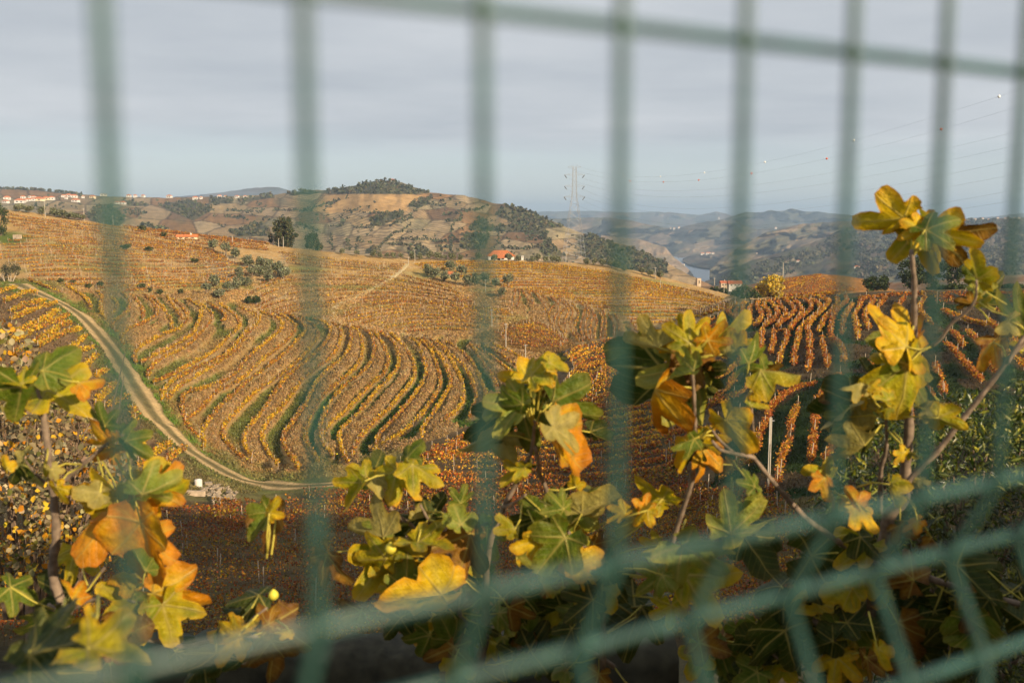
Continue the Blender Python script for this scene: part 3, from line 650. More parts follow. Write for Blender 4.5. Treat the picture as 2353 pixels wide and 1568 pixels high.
def on_sheet(name, u, v):
    us, vt, vb, yt, yb, pw, relief = SHEETS[name]; u = np.asarray(u, float); v = np.asarray(v, float)
    a, b = np.interp(u, us, vt), np.interp(u, us, vb); v = np.maximum(v, a + .6); t = np.clip((v - b) / (a - b), 0, 1)
    Y = np.interp(u, us, yb) * (np.interp(u, us, yt) / np.interp(u, us, yb)) ** (t ** pw)
    return P(u, v, Y * (1 + relief(u, v, t)))

# woods and groves on the hill opposite, as outlines
WOODS = [cv('J', s) for s in ['0,195 150,165 230,150 340,122 450,122 520,135 600,165 720,210 600,218 300,215 0,215','600,272 740,230 700,292 640,312 560,302','300,390 400,345 525,338 545,362 430,412 385,438 320,432',
  '1170,352 1240,285 1350,315 1500,372 1640,442 1515,452 1300,420 1180,365','990,432 1060,380 1110,400 1120,440 1300,425 1515,452 1530,512 1480,500 1350,480 1150,472 1000,468','950,500 1130,490 1100,592 930,592 940,540',
  '1490,500 1560,565 1650,640 1500,645 1470,600 1500,560','1720,500 1850,500 2000,560 2150,600 2353,692 2353,760 2100,760 1900,690 1770,645 1740,560','560,600 640,575 720,590 700,640 570,640','280,590 360,570 350,625 270,625']] + \
  [cv('I', s) for s in ['640,300 750,288 830,330 865,400 820,435 700,422 610,392','830,252 1030,285 1010,300 880,298','1080,292 1300,250 1470,320 1330,400 1200,345','1440,240 1600,240 1600,280 1440,282',
  '1640,255 1890,212 1890,240 1650,275','1540,372 1700,368 1640,388','1680,452 1750,400 1860,450 1860,505 1640,505 1560,470','0,150 230,150 560,190 560,232 250,190 0,180','1010,420 1180,470 1120,500 930,440','1920,200 2250,190 2350,175 2350,200 2000,225','-200,140 0,150 0,180 -200,175']]
HEDGES = [cv('J', s) for s in ['0,310 90,262','130,335 210,335','300,350 390,352','370,580 450,510 580,440','20,440 120,440 110,370','200,450 330,450','440,440 600,345 660,300','520,415 600,380','700,290 820,300','820,365 940,350 930,405 830,405',
  '870,440 860,600','420,565 590,572','460,535 720,530','740,545 870,550 860,620','760,580 850,590','1180,545 1220,590','1230,590 1400,600','920,330 1050,330 1110,300','1380,500 1490,490','1390,520 1500,510','1400,535 1510,528','40,600 40,500','150,530 170,600','930,500 1040,495','1370,590 1520,575']] + \
  [cv('I', s) for s in ['860,330 960,330','870,345 1010,350','900,360 980,362','1180,330 1350,325','1560,330 1800,345','2100,330 2340,260','2050,420 2200,480','1360,300 1500,290','600,360 700,330','1900,330 2150,335']]
wedge = lambda U, V: sum(inpoly(U, V, w) for w in WOODS) > 0
def hill_relief(U, V, t):
    return (fbm(U / 150 + V / 260, V / 120 + U / 900, 4, 12) - .5) * .22 * np.clip(t * 3, 0, 1) * np.clip((1 - t) * 5 + .25, 0, 1) + (fbm(U / 22, V / 16, 3, 18) - .5) * .02
def hill_col(U, V, pt):
    c1, e1 = vor(U / 74 + V / 90 + .3 * vnoise(U / 60, V / 30, 4), V / 25 - U / 300, 31)
    pal = np.array([[.33, .225, .115], [.41, .30, .165], [.29, .165, .07], [.37, .26, .125], [.33, .26, .14], [.23, .135, .065], [.38, .27, .145]])
    c = pal[(c1 * 6.999).astype(int)]
    st = .74 + .26 * np.sin(V * 2.1 + 3 * c1 + 2.5 * vnoise(U / 40, V / 20, 7)) ; c = c * (st * (.8 + .4 * fbm(U / 9, V / 5, 3, 5)))[..., None]
    c = np.where((e1 < .07)[..., None], c * .5, c)
    sc = sstep(.55, .8, fbm(U / 46, V / 22, 4, 55)) * .55; c = c * (1 - sc[..., None]) + np.array([.12, .11, .055]) * sc[..., None]
    gl = inpoly(U, V, cv('J', '0,225 200,215 600,218 680,230 600,280 560,330 0,345 -100,330')); c = np.where(gl[..., None], np.array([.39, .235, .09]) * (.75 + .5 * fbm(U / 30, V / 6, 3, 8))[..., None], c)
    w_ = wedge(U, V); c = np.where(w_[..., None], np.array([.085, .075, .038]) * (.6 + .8 * fbm(U / 5, V / 4, 2, 9))[..., None], c)
    return c
SKY1 = [(-260, 428), (0, 434), (83, 437), (184, 446), (267, 452), (367, 454), (500, 452), (634, 447), (684, 439), (751, 436), (785, 432), (800, 429), (824, 424), (858, 416), (898, 416), (921, 419), (948, 429), (988, 442), (1031, 447), (1065, 449), (1098, 456), (1131, 466), (1158, 469), (1198, 477), (1232, 491), (1282, 514), (1315, 527), (1348, 539), (1398, 554), (1449, 567), (1499, 591), (1533, 604), (1555, 616), (1590, 634), (1660, 668)]
sheet('opposite_hill', np.arange(-260, 1660, 2.6), SKY1, [(-260, 560), (400, 585), (700, 640), (1200, 650), (1500, 690), (1660, 710)],
      [(-260, 2100), (400, 2000), (650, 1750), (880, 1500), (1200, 1350), (1500, 1150), (1660, 1050)], [(-260, 620), (400, 640), (800, 700), (1200, 720), (1660, 780)], 110, hill_relief, hill_col)

def rel(a, s, seed, sk=0.0):
    def f(U, V, t):
        r = 1 - np.abs(2 * fbm(U / s + V * sk / s, V / (s * .45), 4, seed) - 1)
        return (r - .6) * a * np.clip(t * 4, 0, 1) * np.clip((1 - t) * 4 + .2, 0, 1) + (fbm(U / 17, V / 9, 3, seed + 3) - .5) * a * .1
    return f
def farcol(seed, woodf,  ramp=((.17, .125, .085), (.21, .155, .10), (.14, .10, .068))):
    def f(U, V, pt):
        c1, e1 = vor(U / 48 + V / 40, V / 13, seed); pal = np.array(ramp); c = pal[(c1 * (len(ramp) - .001)).astype(int)] * (.58 + .4 * fbm(U / 10, V / 4, 3, seed + 1))[..., None]
        wd = .75 * sstep(woodf - .1, woodf + .1, fbm(U / 40 + V / 60, V / 17, 4, seed + 2)); dark = np.array([.055, .06, .036]) * (.6 + .8 * fbm(U / 3.2, V / 2.2, 2, seed + 6))[..., None]
        return c * (1 - wd[..., None]) + dark * wd[..., None]
    return f
sheet('distant_blue_hill', np.arange(400, 760, 4), [(400, 452), (434, 449), (500, 444), (567, 434), (610, 429), (634, 430), (667, 437), (700, 447), (760, 452)], [(400, 470), (760, 470)], [(400, 7000), (760, 7000)], [(400, 5200), (760, 5200)], 14, rel(.1, 60, 3), farcol(3, .5))
sheet('far_ridge', np.arange(1050, 2700, 4), [(1050, 478), (1230, 486), (1350, 484), (1430, 487), (1533, 487), (1603, 494), (1648, 486), (1683, 496), (1714, 489), (1770, 486), (1818, 484), (1846, 487), (1898, 489), (1950, 494), (2100, 503), (2194, 503), (2290, 496), (2352, 489), (2700, 478)],
      [(1050, 575), (2700, 575)], [(1050, 9500), (2700, 7500)], [(1050, 4900), (2700, 4600)], 60, rel(.28, 120, 41, .6), farcol(41, .44))
sheet('blue_ridge', np.arange(1600, 2700, 4), [(1600, 520), (1660, 503), (1683, 497), (1714, 487), (1745, 489), (1770, 482), (1795, 487), (1818, 478), (1846, 485), (1898, 488), (1950, 494), (2050, 503), (2200, 504), (2352, 497), (2700, 490)], [(1600, 560), (2700, 560)], [(1600, 6300), (2700, 5800)], [(1600, 4900), (2700, 4600)], 40, rel(.22, 100, 47, .7), farcol(47, .38, ((.11, .085, .062), (.13, .10, .07), (.095, .07, .052))))
sheet('cross_river_hills', np.arange(1200, 2300, 3), [(1200, 505), (1330, 500), (1400, 500), (1450, 507), (1500, 518), (1550, 527), (1602, 512), (1660, 505), (1700, 514), (1740, 527), (1800, 520), (1900, 510), (2050, 505), (2300, 505)],
      [(1200, 650), (1500, 612), (1560, 592), (1600, 588), (1660, 596), (1760, 615), (2300, 640)], [(1200, 4700), (1600, 4900), (2300, 4200)], [(1200, 2900), (1560, 3820), (1600, 3960), (1660, 3700), (1760, 3000), (2300, 2700)], 70, rel(.20, 105, 77, .9), farcol(77, .52))
sheet('near_bank', np.arange(1380, 1612, 2), [(1380, 540), (1480, 552), (1528, 568), (1546, 590), (1566, 604), (1584, 620), (1596, 638), (1612, 660)], [(1380, 680), (1560, 680), (1612, 680)], [(1380, 3000), (1612, 2700)], [(1380, 2100), (1612, 2300)], 40, rel(.06, 60, 15), farcol(15, .75, ((.26, .20, .13), (.29, .21, .14), (.23, .18, .12))))
sheet('river_spur', np.arange(1568, 1900, 2), [(1568, 594), (1585, 587), (1620, 582), (1680, 572), (1740, 555), (1800, 548), (1900, 545)], [(1568, 598), (1580, 606), (1610, 614), (1650, 618), (1700, 620), (1900, 640)], [(1568, 3650), (1620, 3500), (1900, 3300)], [(1568, 3480), (1580, 3260), (1610, 3080), (1650, 2980), (1700, 2900), (1900, 2600)], 34, rel(.05, 50, 25), farcol(25, .55))
sheet('right_spur', np.arange(1630, 2300, 3), [(1630, 620), (1660, 592), (1700, 566), (1759, 534), (1846, 514), (1965, 506), (2100, 503), (2300, 503)], [(1630, 660), (1750, 655), (2300, 640)], [(1630, 2500), (1750, 3000), (2300, 3500)], [(1630, 2300), (2300, 2300)], 60, rel(.16, 90, 58, 1.1), farcol(58, .50))
sheet('right_hill', np.arange(1600, 2760, 3), [(1600, 652), (1640, 640), (1683, 618), (1728, 598), (1776, 584), (1829, 570), (1881, 552), (1933, 531), (1965, 515), (2000, 508), (2100, 505), (2200, 504), (2352, 500), (2760, 490)],
      [(1600, 740), (2760, 720)], [(1600, 1750), (1800, 1950), (2000, 2500), (2760, 2700)], [(1600, 900), (2760, 820)], 110, rel(.20, 130, 91, 1.0), farcol(91, .44, ((.14, .105, .07), (.19, .145, .095), (.11, .08, .055), (.15, .105, .068))))
# low saddle between the near spur and the far hills
sheet('saddle_field', np.arange(1560, 2760, 6), [(1560, 660), (1700, 655), (1800, 645), (2000, 650), (2200, 640), (2352, 630), (2760, 620)], [(1560, 730), (2760, 710)], [(1560, 700), (2760, 640)], [(1560, 330), (2760, 300)], 40, rel(.04, 80, 6), farcol(6, .62, ((.22, .11, .045), (.26, .19, .115), (.23, .13, .05))))
wm, wt, wb_ = new_mat('river_water'); wb_.inputs['Base Color'].default_value = (.16, .19, .22, 1); wb_.inputs['Roughness'].default_value = .3; wb_.inputs['Specular IOR Level'].default_value = .6
wn = N(wt, 'ShaderNodeTexNoise'); wn.inputs['Scale'].default_value = .05; wbp = N(wt, 'ShaderNodeBump'); wbp.inputs['Strength'].default_value = .15; wt.links.new(wn.outputs['Fac'], wbp.inputs['Height']); wt.links.new(wbp.outputs[0], wb_.inputs['Normal'])
ZW = -170.0
rv = np.array([[[-600, 1900, ZW], [2600, 1900, ZW]], [[-600, 4600, ZW], [2600, 4600, ZW]]], float)
link('river', grid_mesh('river', rv, wm), kind='structure')
gp = np.zeros((2, 2, 3)); gp[0, 0] = (-14000, -3000, -182); gp[1, 0] = (14000, -3000, -182); gp[0, 1] = (-14000, 16000, -182); gp[1, 1] = (14000, 16000, -182)
link('valley_ground', grid_mesh('valley_ground', gp, MAT['hill'], np.tile(np.array([.2, .15, .09]), (2, 2, 1))), kind='structure')

# ------------------------------------------------------------------ the road terrace the camera stands on, and its parapet
FD = Vector((.8648, .5022, 0)); FN = Vector((-.5022, .8648, 0))           # along the fence; outward to the valley
F0 = Vector((-.0957, .2374, 0))                                          # first visible upright of the fence
def ff(a, d, z): return F0 + FD * a + FN * d + Vector((0, 0, z))
road_pts = np.array([[ff(a, d, z) for d, z in ((-60, -1.2), (-9, -1.42), (-.25, -1.42))] for a in np.linspace(-160, 160, 9)])
link('road', grid_mesh('road', road_pts, MAT['asphalt']), kind='structure')
MB().poly([ff(a, d, z) for a in (-160, 160) for d, z in ((-.22, -1.6), (-.22, -.38), (.12, -.38), (.14, -4.6))], [(0, 1, 5, 4), (1, 2, 6, 5), (2, 3, 7, 6)]).build('parapet_wall', MAT['concrete']).update_tag()
par_o = bpy.data.objects['parapet_wall']; tag(par_o, 'rough concrete retaining wall that carries the green wire fence', 'wall')
# steep bank from the foot of the retaining wall down to the vines
bk = np.zeros((60, 30, 3)); av = np.linspace(-60, 70, 60)
for i, a in enumerate(av):
    for j in range(30):
        d = .1 + 40 * (j / 29) ** 1.6; p = ff(a, d, 0); z = -4.0 - d * .47 - .0 * d; bk[i, j] = (p.x, p.y, z)
bk[..., 2] += (fbm(bk[..., 0] * .5, bk[..., 1] * .5, 3, 61) - .5) * .8
bc = np.array([.10, .085, .04])[None, None] * (.5 + fbm(bk[..., 0] * .8, bk[..., 1] * .8, 3, 62))[..., None]
link('bank', grid_mesh('bank', bk, MAT['ground'], bc), kind='structure')

# unseen trees added along the road, right of view, to shade the valley floor
for i, (a, top) in enumerate([(19, 14), (23.5, 13.2), (28, 12.2), (33, 11.2), (38, 10), (43.5, 9), (49.5, 7.2), (56, 5.4), (62, 3.8)]):
    ROAD_TREES = globals().setdefault('ROAD_TREES', []); ROAD_TREES.append((ff(a, .9, -3.2), top))
# ------------------------------------------------------------------ trees
VW.update(R=(1533, 373.9, .348), T=(1402, 560.9, .2384), f1=(0, 766.5, .2564), f2=(93.5, 1121.8, .2844), f3=(729.1, 990.9, .2624), f4=(1028.3, 766.5, .2624), f5=(1121.8, 1084.4, .2624),
          f6=(1402.2, 691.8, .2624), f7=(1813.5, 803.9, .2624), f8=(1925.7, 448.7, .2624), g=(1533, 1006.8, .3577), U=(402, 1075, .07946))
def crown_pts(n_cl, n_leaf, sx, sy, sz, cl, seed, shell=.55):
    r = np.random.default_rng(seed); d = r.normal(size=(n_cl, 3)); d /= np.linalg.norm(d, axis=1)[:, None]; rad = shell + (1 - shell) * r.random((n_cl, 1)) ** .6
    cc = d * rad * np.array([sx, sy, sz]) * (1 - cl * .5); k = r.integers(0, n_cl, n_leaf); off = r.normal(size=(n_leaf, 3)); off /= np.linalg.norm(off, axis=1)[:, None]
    off *= (r.random((n_leaf, 1)) ** .45) * cl * np.array([sx, sy, sz * .9]).mean() * (.6 + .8 * r.random((n_cl, 1)))[k]
    return cc[k] + off, k
def crown_mesh(name, n_cl, n_leaf, sx, sy, sz, cl, leaf, pal, seed, mat='tree', amt=.22, shell=.55, w=None):
    c, k = crown_pts(n_cl, n_leaf, sx, sy, sz, cl, seed, shell); a, b = rand_axes(n_leaf, .25); s = leaf * RNG.uniform(.6, 1.3, (n_leaf, 1))
    tint = np.random.default_rng(seed + 1).uniform(.75, 1.3, (n_cl, 1))[k]
    col = jitter_cols(pal, n_leaf, amt, w) * tint
    return quads(name, c, a * s, b * s * .8, np.clip(col, .005, .9), MAT[mat])
OLIVE = [(.17, .175, .095), (.22, .22, .125), (.115, .12, .06)]; OAK = [(.045, .065, .018), (.065, .085, .02), (.03, .045, .013)]; EUC = [(.055, .07, .028), (.08, .09, .035), (.035, .05, .02), (.13, .10, .04)]
olive_me = [crown_mesh('olive_crown', 11, 700, 1, 1, .86, .62, .12, OLIVE, 100 + i, shell=.45) for i in range(5)]
bush_me = [crown_mesh('bush_crown', 12, 520, 1, 1, .8, .5, .12, [(.07, .085, .025), (.1, .11, .03), (.05, .06, .02)], 120 + i) for i in range(3)]
dark_me = [crown_mesh('oak_crown', 26, 1700, 1, 1, .9, .36, .075, OAK, 140 + i) for i in range(3)]
def trunk_me(h, r, forks=3, seed=0, mat='bark'):
    m = MB(); rr = random.Random(seed); m.tube([(0, 0, -.4), (rr.uniform(-.05, .05) * h, 0, h * .5), (rr.uniform(-.1, .1) * h, rr.uniform(-.1, .1) * h, h)], [r * 1.25, r, r * .75], 7)
    for k in range(forks):
        an = rr.uniform(0, 6.28); l = h * rr.uniform(.7, 1.1)
        m.tube([(0, 0, h * .75), (math.cos(an) * l * .35, math.sin(an) * l * .35, h + l * .4), (math.cos(an) * l * .6, math.sin(an) * l * .6, h + l * .9)], [r * .6, r * .4, r * .15], 5)
    return m.mesh('trunk', MAT[mat])
otr = [trunk_me(1.0, .13, 3, i) for i in range(3)]
def tree(name, loc, label, cat, group, cm, cs, ch, tm, ts, rz=None):
    t = thing(name, loc, label, cat, group, RNG.uniform(0, 6.28) if rz is None else rz)
    c = link('crown', cm, t); c.location = (0, 0, ch); c.scale = cs
    if tm: k = link('trunk', tm, t); k.scale = ts
    return t
def olive(i, u, v, wpx, hpx, label, group, name='olive_tree', cms=olive_me, Y=None):
    p = on(u, v) if Y is None else PV(u, v, Y); m = pxm(p.y); w_ = wpx * m / 2; h_ = hpx * m
    ch = max(h_ * .60, .45); tree(name, p, label, 'olive tree' if name == 'olive_tree' else 'shrub', group, cms[i % len(cms)], (w_, w_, h_ * .46), ch, otr[i % 3], (h_ * .3, h_ * .3, h_ * .34))
RIDGE = cv('J', '120,615 210,620 320,642 378,642 424,646 470,646 522,646 592,644 655,646 725,646 776,652 820,652 870,654 922,652 1060,650 1165,648 1250,652 1325,656 1420,662 1468,666 1512,669 1562,676 1602,682 1800,692 1850,684 1905,702 1970,714 2010,722 2060,738 2172,758 2232,772 2310,792')
for i, (u, v) in enumerate(RIDGE):
    u += RNG.uniform(-2, 2); s = RNG.uniform(.8, 1.25); olive(i, u, max(v, crest(u)) + 4, 15 * s, 17 * s, ordn(i) + ' grey-green olive tree from the left along the ridge crest', 'olive trees along the ridge')
MIDO = cv('J', '755,785 820,806 856,748 892,826 936,778 980,848 1030,846 1090,836 1172,858 1255,848 1212,930 700,770')
for i, (u, v) in enumerate(MIDO): olive(i + 2, u, v + 2, 24 * RNG.uniform(.8, 1.2), 26 * RNG.uniform(.85, 1.15), ordn(i) + ' olive tree counted from the left around the orange-roofed shed', 'olive trees around the shed')
LEFTO = cv('I', '1470,600 1555,632 1625,660 1710,710 1790,728 1842,722 1738,786 1795,782 1852,778 1912,775 1955,800 1855,825 1692,850 1625,872 1565,890 1508,920 1420,905 1480,850 1650,800')
for i, (u, v) in enumerate(LEFTO): olive(i, u, v + 2, 25 * RNG.uniform(.8, 1.25), 27 * RNG.uniform(.8, 1.2), ordn(i) + ' olive tree down the diagonal bank between two vineyard blocks', 'olive trees on the diagonal bank')
TOPO = cv('I', '130,325 200,325 290,332 372,345 432,372 512,388 562,385 470,378')
for i, (u, v) in enumerate(TOPO): olive(i, u, max(v, crest(u)) + 3, 22 * RNG.uniform(.8, 1.3), 18 * RNG.uniform(.85, 1.2), ordn(i) + ' round olive tree from the left atop the upper left vineyard', 'olive trees atop the left vineyard')
SHR = cv('I', '870,600 982,472 1130,508 975,868 1030,895 1100,905 1245,922 502,838 610,868 1340,690 1030,610 690,860 420,830')
SHL = ['in the middle of the orange rows', 'at the upper edge of the orange rows', 'beside the low farm building', 'yellow-tinged at the head of the S terraces', 'next to the yellowish bush above the terraces', 'trailing right of the bush above the terraces', 'small above the middle terraces', 'left of two, above the short yellow rows', 'round, right of two above the short yellow rows', 'lone tiny among the golden rows', 'dark in the orange rows left of the olives', 'behind the blurred second fence wire', 'at the left head of the track']
for i, (u, v) in enumerate(SHR): olive(i, u, v + 1, 19 * RNG.uniform(.7, 1.3), 14 * RNG.uniform(.8, 1.2), 'green shrub ' + SHL[i], 'shrubs among the vine rows', 'shrub', bush_me)
olive(1, *cv('I', '1715,978')[0], 22, 20, 'dark green clipped-looking bush, left of the pair below the olive bank', 'dark bushes', 'shrub', dark_me); olive(2, *cv('I', '1762,982')[0], 22, 22, 'dark green clipped-looking bush, right of the pair below the olive bank', 'dark bushes', 'shrub', dark_me)
# eucalyptus pair
def bigtree(name, u, v, Y, wpx, hpx, label, cat, pal, ncl, nl, cl, leaf, tmat='bark', th=.25, mat='tree', seed=1, shell=.5, chf=.56, w=None, zs=.44, forks=4):
    p = PV(u, v, Y); m = pxm(Y); W = wpx * m / 2; H = hpx * m
    t = thing(name, p, label, cat); cme = crown_mesh('crown', ncl, nl, W, W * .9, H * zs, cl, leaf, pal, seed, mat, shell=shell, w=w); c = link('crown', cme, t); c.location = (0, 0, H * chf)
    k = link('trunk', trunk_me(H * th, H * .022, forks, seed, tmat), t); k.location = (0, 0, 0); k.scale = (1, 1, 1.6)
    return t
def cy(u): return float(depth(np.array([u]), np.array([crest(u) + 1.0]))[0])
bigtree('eucalyptus_tree', 655, 577, cy(655) + 3, 62, 84, 'tall dark eucalyptus standing at the crest of the slope', 'tree', EUC, 46, 5200, .28, .24, 'bark', .2, seed=3, shell=.3, chf=.48, zs=.5)
bigtree('eucalyptus_tree', 722, 577, cy(722) + 5, 44, 42, 'smaller rounded eucalyptus right of the tall one', 'tree', EUC, 26, 2200, .34, .26, 'palebark', .25, seed=5, chf=.5, zs=.5)
bigtree('cypress_tree', 622, 566, cy(622) + 4, 9, 34, 'thin sparse tree just left of the tall eucalyptus', 'tree', EUC, 8, 260, .5, .22, 'palebark', .5, seed=6)
bigtree('yellow_tree', 1771, 690, cy(1771) + 9, 66, 60, 'round golden-yellow tree at the edge of the red vineyard', 'tree', [(.62, .42, .02), (.55, .36, .03), (.45, .33, .05), (.40, .32, .12)], 60, 6500, .26, .17, 'palebark', .3, seed=8, shell=.6, chf=.52, zs=.47, forks=7)
bigtree('holm_oak', 2012, 674, cy(2012) + 12, 64, 44, 'low domed dark holm oak behind the red vines', 'tree', OAK, 30, 2600, .30, .16, seed=11, chf=.5, zs=.48)
bigtree('holm_oak', 2094, 676, cy(2094) + 10, 66, 92, 'tall dark oak just left of the blurred fence wire', 'tree', OAK, 34, 3200, .30, .17, seed=12, chf=.55, zs=.46)
bigtree('holm_oak', 2186, 672, cy(2186) + 16, 62, 80, 'dark oak with a pale forked trunk behind the vines', 'tree', OAK, 28, 2400, .32, .17, 'palebark', .3, seed=13, chf=.62, zs=.38)
bigtree('holm_oak', 2140, 672, cy(2140) + 22, 40, 62, 'dark oak half hidden between two larger oaks', 'tree', OAK, 20, 1500, .34, .17, seed=14)
bigtree('dark_tree', 2, 545, cy(2) - 40, 40, 82, 'dark evergreen tree cut by the left picture edge', 'tree', OAK, 30, 2400, .32, .16, seed=15, chf=.5, zs=.48)
for i, (u, v, w_, h_) in enumerate([(1712, 694, 52, 46), (1738, 698, 40, 34), (1690, 686, 30, 22), (1660, 676, 26, 16), (1640, 670, 24, 14)]):
    bigtree('evergreen_tree', u, v, cy(u) + 14 + i * 4, w_, h_, ['dark evergreen thicket tree directly left of the yellow tree', 'low dark evergreen touching the yellow tree', 'small dark evergreen third left of the yellow tree', 'small evergreen below the red-roofed house', 'leftmost small evergreen by the stone tower'][i], 'tree', OAK + [(.09, .10, .04)], 18, 1100, .36, .2, seed=20 + i, chf=.45, zs=.5)
hp = []
for i, u in enumerate(np.arange(2140, 2420, 17)):
    bigtree('hedge_shrub', u, 672, cy(u) + 8 + RNG.uniform(0, 3), 26, RNG.uniform(18, 26), ordn(i) + ' dark shrub from the left in the hedge behind the red vines', 'shrub', OAK, 10, 620, .5, .15, seed=40 + i, chf=.45, zs=.55)['group'] = 'hedge behind the red vines'
p = on(25, 648); t = thing('bare_stem_tree', p, 'bushy grey-green tree with pale splayed stems at the left edge', 'tree'); m_ = pxm(p.y)
c = link('crown', crown_mesh('crown', 20, 1500, 26 * m_, 24 * m_, 18 * m_, .4, .12, [(.09, .085, .04), (.12, .105, .055)], 55), t); c.location = (0, 0, 26 * m_)
for k, (dx, tx) in enumerate([(-14, -6), (-3, -7), (0, 0), (3, 14), (-13, -20)]):
    link('trunk', MB().tube([(dx * m_, 0, -.2), ((dx + tx * .5) * m_, .1 * k, 14 * m_), ((dx + tx) * m_, .1, 28 * m_)], [.12, .1, .05], 6).mesh('trunk', MAT['palebark']), t)
# left part of the red tree line: small reds by the eucalyptus
# woods on the far hill: too many to count, one mass per wood
def wood(i, poly, name='opposite_hill', dens=1 / 20., hm=3.1, label=None, pal=None, q=13):
    p = np.array(poly); lo = p.min(0); hi = p.max(0); area = 0.5 * abs(np.dot(p[:, 0], np.roll(p[:, 1], 1)) - np.dot(p[:, 1], np.roll(p[:, 0], 1)))
    n = int((hi - lo).prod() * dens); u = RNG.uniform(lo[0], hi[0], n); v = RNG.uniform(lo[1], hi[1], n); k = inpoly(u, v, p) & (RNG.random(n) < .35 + sstep(.3, .5, fbm(u / 16, v / 8, 3, 200 + i))); u = u[k]; v = v[k]
    if len(u) < 3: return
    w3 = on_sheet(name, u, v); n = len(u); h = hm * RNG.uniform(.6, 1.35, n) * (w3[:, 1] / 1000) ** .55
    c = np.repeat(w3, q, 0); hh = np.repeat(h, q); off = RNG.normal(size=(n * q, 3)); off /= np.linalg.norm(off, axis=1)[:, None]; off *= RNG.random((n * q, 1)) ** .4
    c = c + off * np.stack([hh * .55, hh * .55, hh * .5], 1); c[:, 2] += hh * .5
    a, b = rand_axes(n * q, .3); s = (hh * .27)[:, None]
    col = np.repeat(jitter_cols(pal or [(.085, .09, .042), (.11, .11, .052), (.065, .072, .032), (.14, .12, .055)], n, .2), q, 0) * RNG.uniform(.8, 1.2, (n * q, 1))
    o = link('woodland', quads('woodland', c, a * s, b * s, col, MAT['tree']), kind='stuff'); tag(o, label or 'patch of dark scrub woodland on the hill opposite', 'woodland', 'woods on the hill opposite')
WL = ['pine wood capping the hill summit', 'small wood just below the summit', 'dark copse among the fields below the summit', 'scrub wood along the right skyline of the hill', 'wide wood across the right flank of the hill', 'wood behind the farmhouse roof', 'sparse yellowish scrub left of the pylon', 'dark wood on the hill foot right of the pylon', 'scrub at the foot of the hill behind the ridge', 'low scrub behind the ridge olives',
      'dark wood behind the first fence wire', 'pine belt above the left fields', 'wood in the left valley fields', 'pines beside the skyline houses', 'long pine belt left of the summit', 'small scrub line on the left slope', 'scrub wood left of the eucalyptus', 'pine wood along the far left skyline', 'scrub bank below the left village fields', 'thin trees on the skyline left of the summit', 'pines on the skyline outside the left edge']
for i, wd in enumerate(WOODS): wood(i, wd, label=WL[i])
hu = []; hv = []
for h in HEDGES:
    q = resample(np.array(h), step=4.5); hu += list(q[:, 0] + RNG.normal(0, 1, len(q))); hv += list(q[:, 1] + RNG.normal(0, .8, len(q)))
sc_u = RNG.uniform(0, 1560, 1500); sc_v = RNG.uniform(450, 610, 1500); ok = (sc_v > np.interp(sc_u, *zip(*SKY1)) + 6) & (RNG.random(1500) < sstep(.42, .62, fbm(sc_u / 60, sc_v / 30, 3, 301)) * .75)
hu = np.array(hu + list(sc_u[ok])); hv = np.array(hv + list(sc_v[ok])); w3 = on_sheet('opposite_hill', hu, hv); n = len(hu); q = 9
c = np.repeat(w3, q, 0); hh = np.repeat(RNG.uniform(2.0, 4.0, n) * (w3[:, 1] / 1000) ** .5, q); off = RNG.normal(size=(n * q, 3)) * .42; c = c + off * hh[:, None] * .6; c[:, 2] += hh * .45; a, b = rand_axes(n * q, .3)
tag(link('olive_groves', quads('olive_groves', c, a * (hh * .26)[:, None], b * (hh * .26)[:, None], np.repeat(jitter_cols([(.07, .08, .04), (.09, .09, .045)], n, .2), q, 0), MAT['tree']), kind='stuff'), 'hedge lines and scattered olive trees dotting the fields opposite', 'olive grove')
# the wooded faces across the valley on the right
wood(50, [(1960, 520), (2100, 512), (2420, 505), (2420, 640), (2150, 640), (1960, 640)], 'right_hill', 1 / 34., 5.0, 'open scrub wood covering the shaded right hill', [(.07, .075, .045), (.10, .095, .055), (.055, .06, .035)], 9)
wood(51, [(1650, 645), (1700, 622), (1760, 600), (1850, 575), (1960, 525), (1970, 560), (1800, 640), (1720, 665), (1650, 670)], 'right_hill', 1 / 40., 4.5, 'dark scrub on the long spur running down to the river', [(.07, .075, .045), (.09, .09, .05)], 9)

# ------------------------------------------------------------------ houses
def house(u, v, Y=None, wpx=12, hpx=6, label='', group=None, walls='white', roof='tile', sheet_=None, rz=0., depth_r=.7, roofh=.45, nwin=2, hip=True, chim=False, p=None, cat='house'):
    if p is None: p = on_sheet(sheet_, u, v) if sheet_ else (np.array(on(u, v)) if Y is None else P(u, v, Y))
    m = pxm(p[1]); W = wpx * m; D = W * depth_r; H = hpx * m; t = thing('house', Vector(p.tolist()), label, cat, group, rz)
    MB().box((0, 0, H / 2 - 1.0), (W, D, H + 2.0)).build('wall', MAT[walls], t)
    e = W * .05; rh = roofh * D; x, y = W / 2 + e, D / 2 + e; ri = (W / 2 - D * .42) if hip else W / 2 + e
    r = MB().poly([(-x, -y, H), (x, -y, H), (x, y, H), (-x, y, H), (-ri, 0, H + rh), (ri, 0, H + rh)], [(0, 1, 5, 4), (1, 2, 5), (2, 3, 4, 5), (3, 0, 4), (3, 2, 1, 0)]).build('roof', MAT[roof], t)
    for k in range(nwin):
        xx = (-.5 + (k + .5) / nwin) * W * .9; ww = W * .42 / max(nwin, 2)
        MB().box((xx, -D / 2 - .02, H * .52), (ww, .08, H * .42)).build('door' if (k == nwin // 2 and nwin > 2) else 'window', MAT['glass'], t)
    if chim: MB().box((W * .2, 0, H + rh * .9), (W * .06, W * .06, rh * 1.2)).build('chimney', MAT['white'], r)
    return t
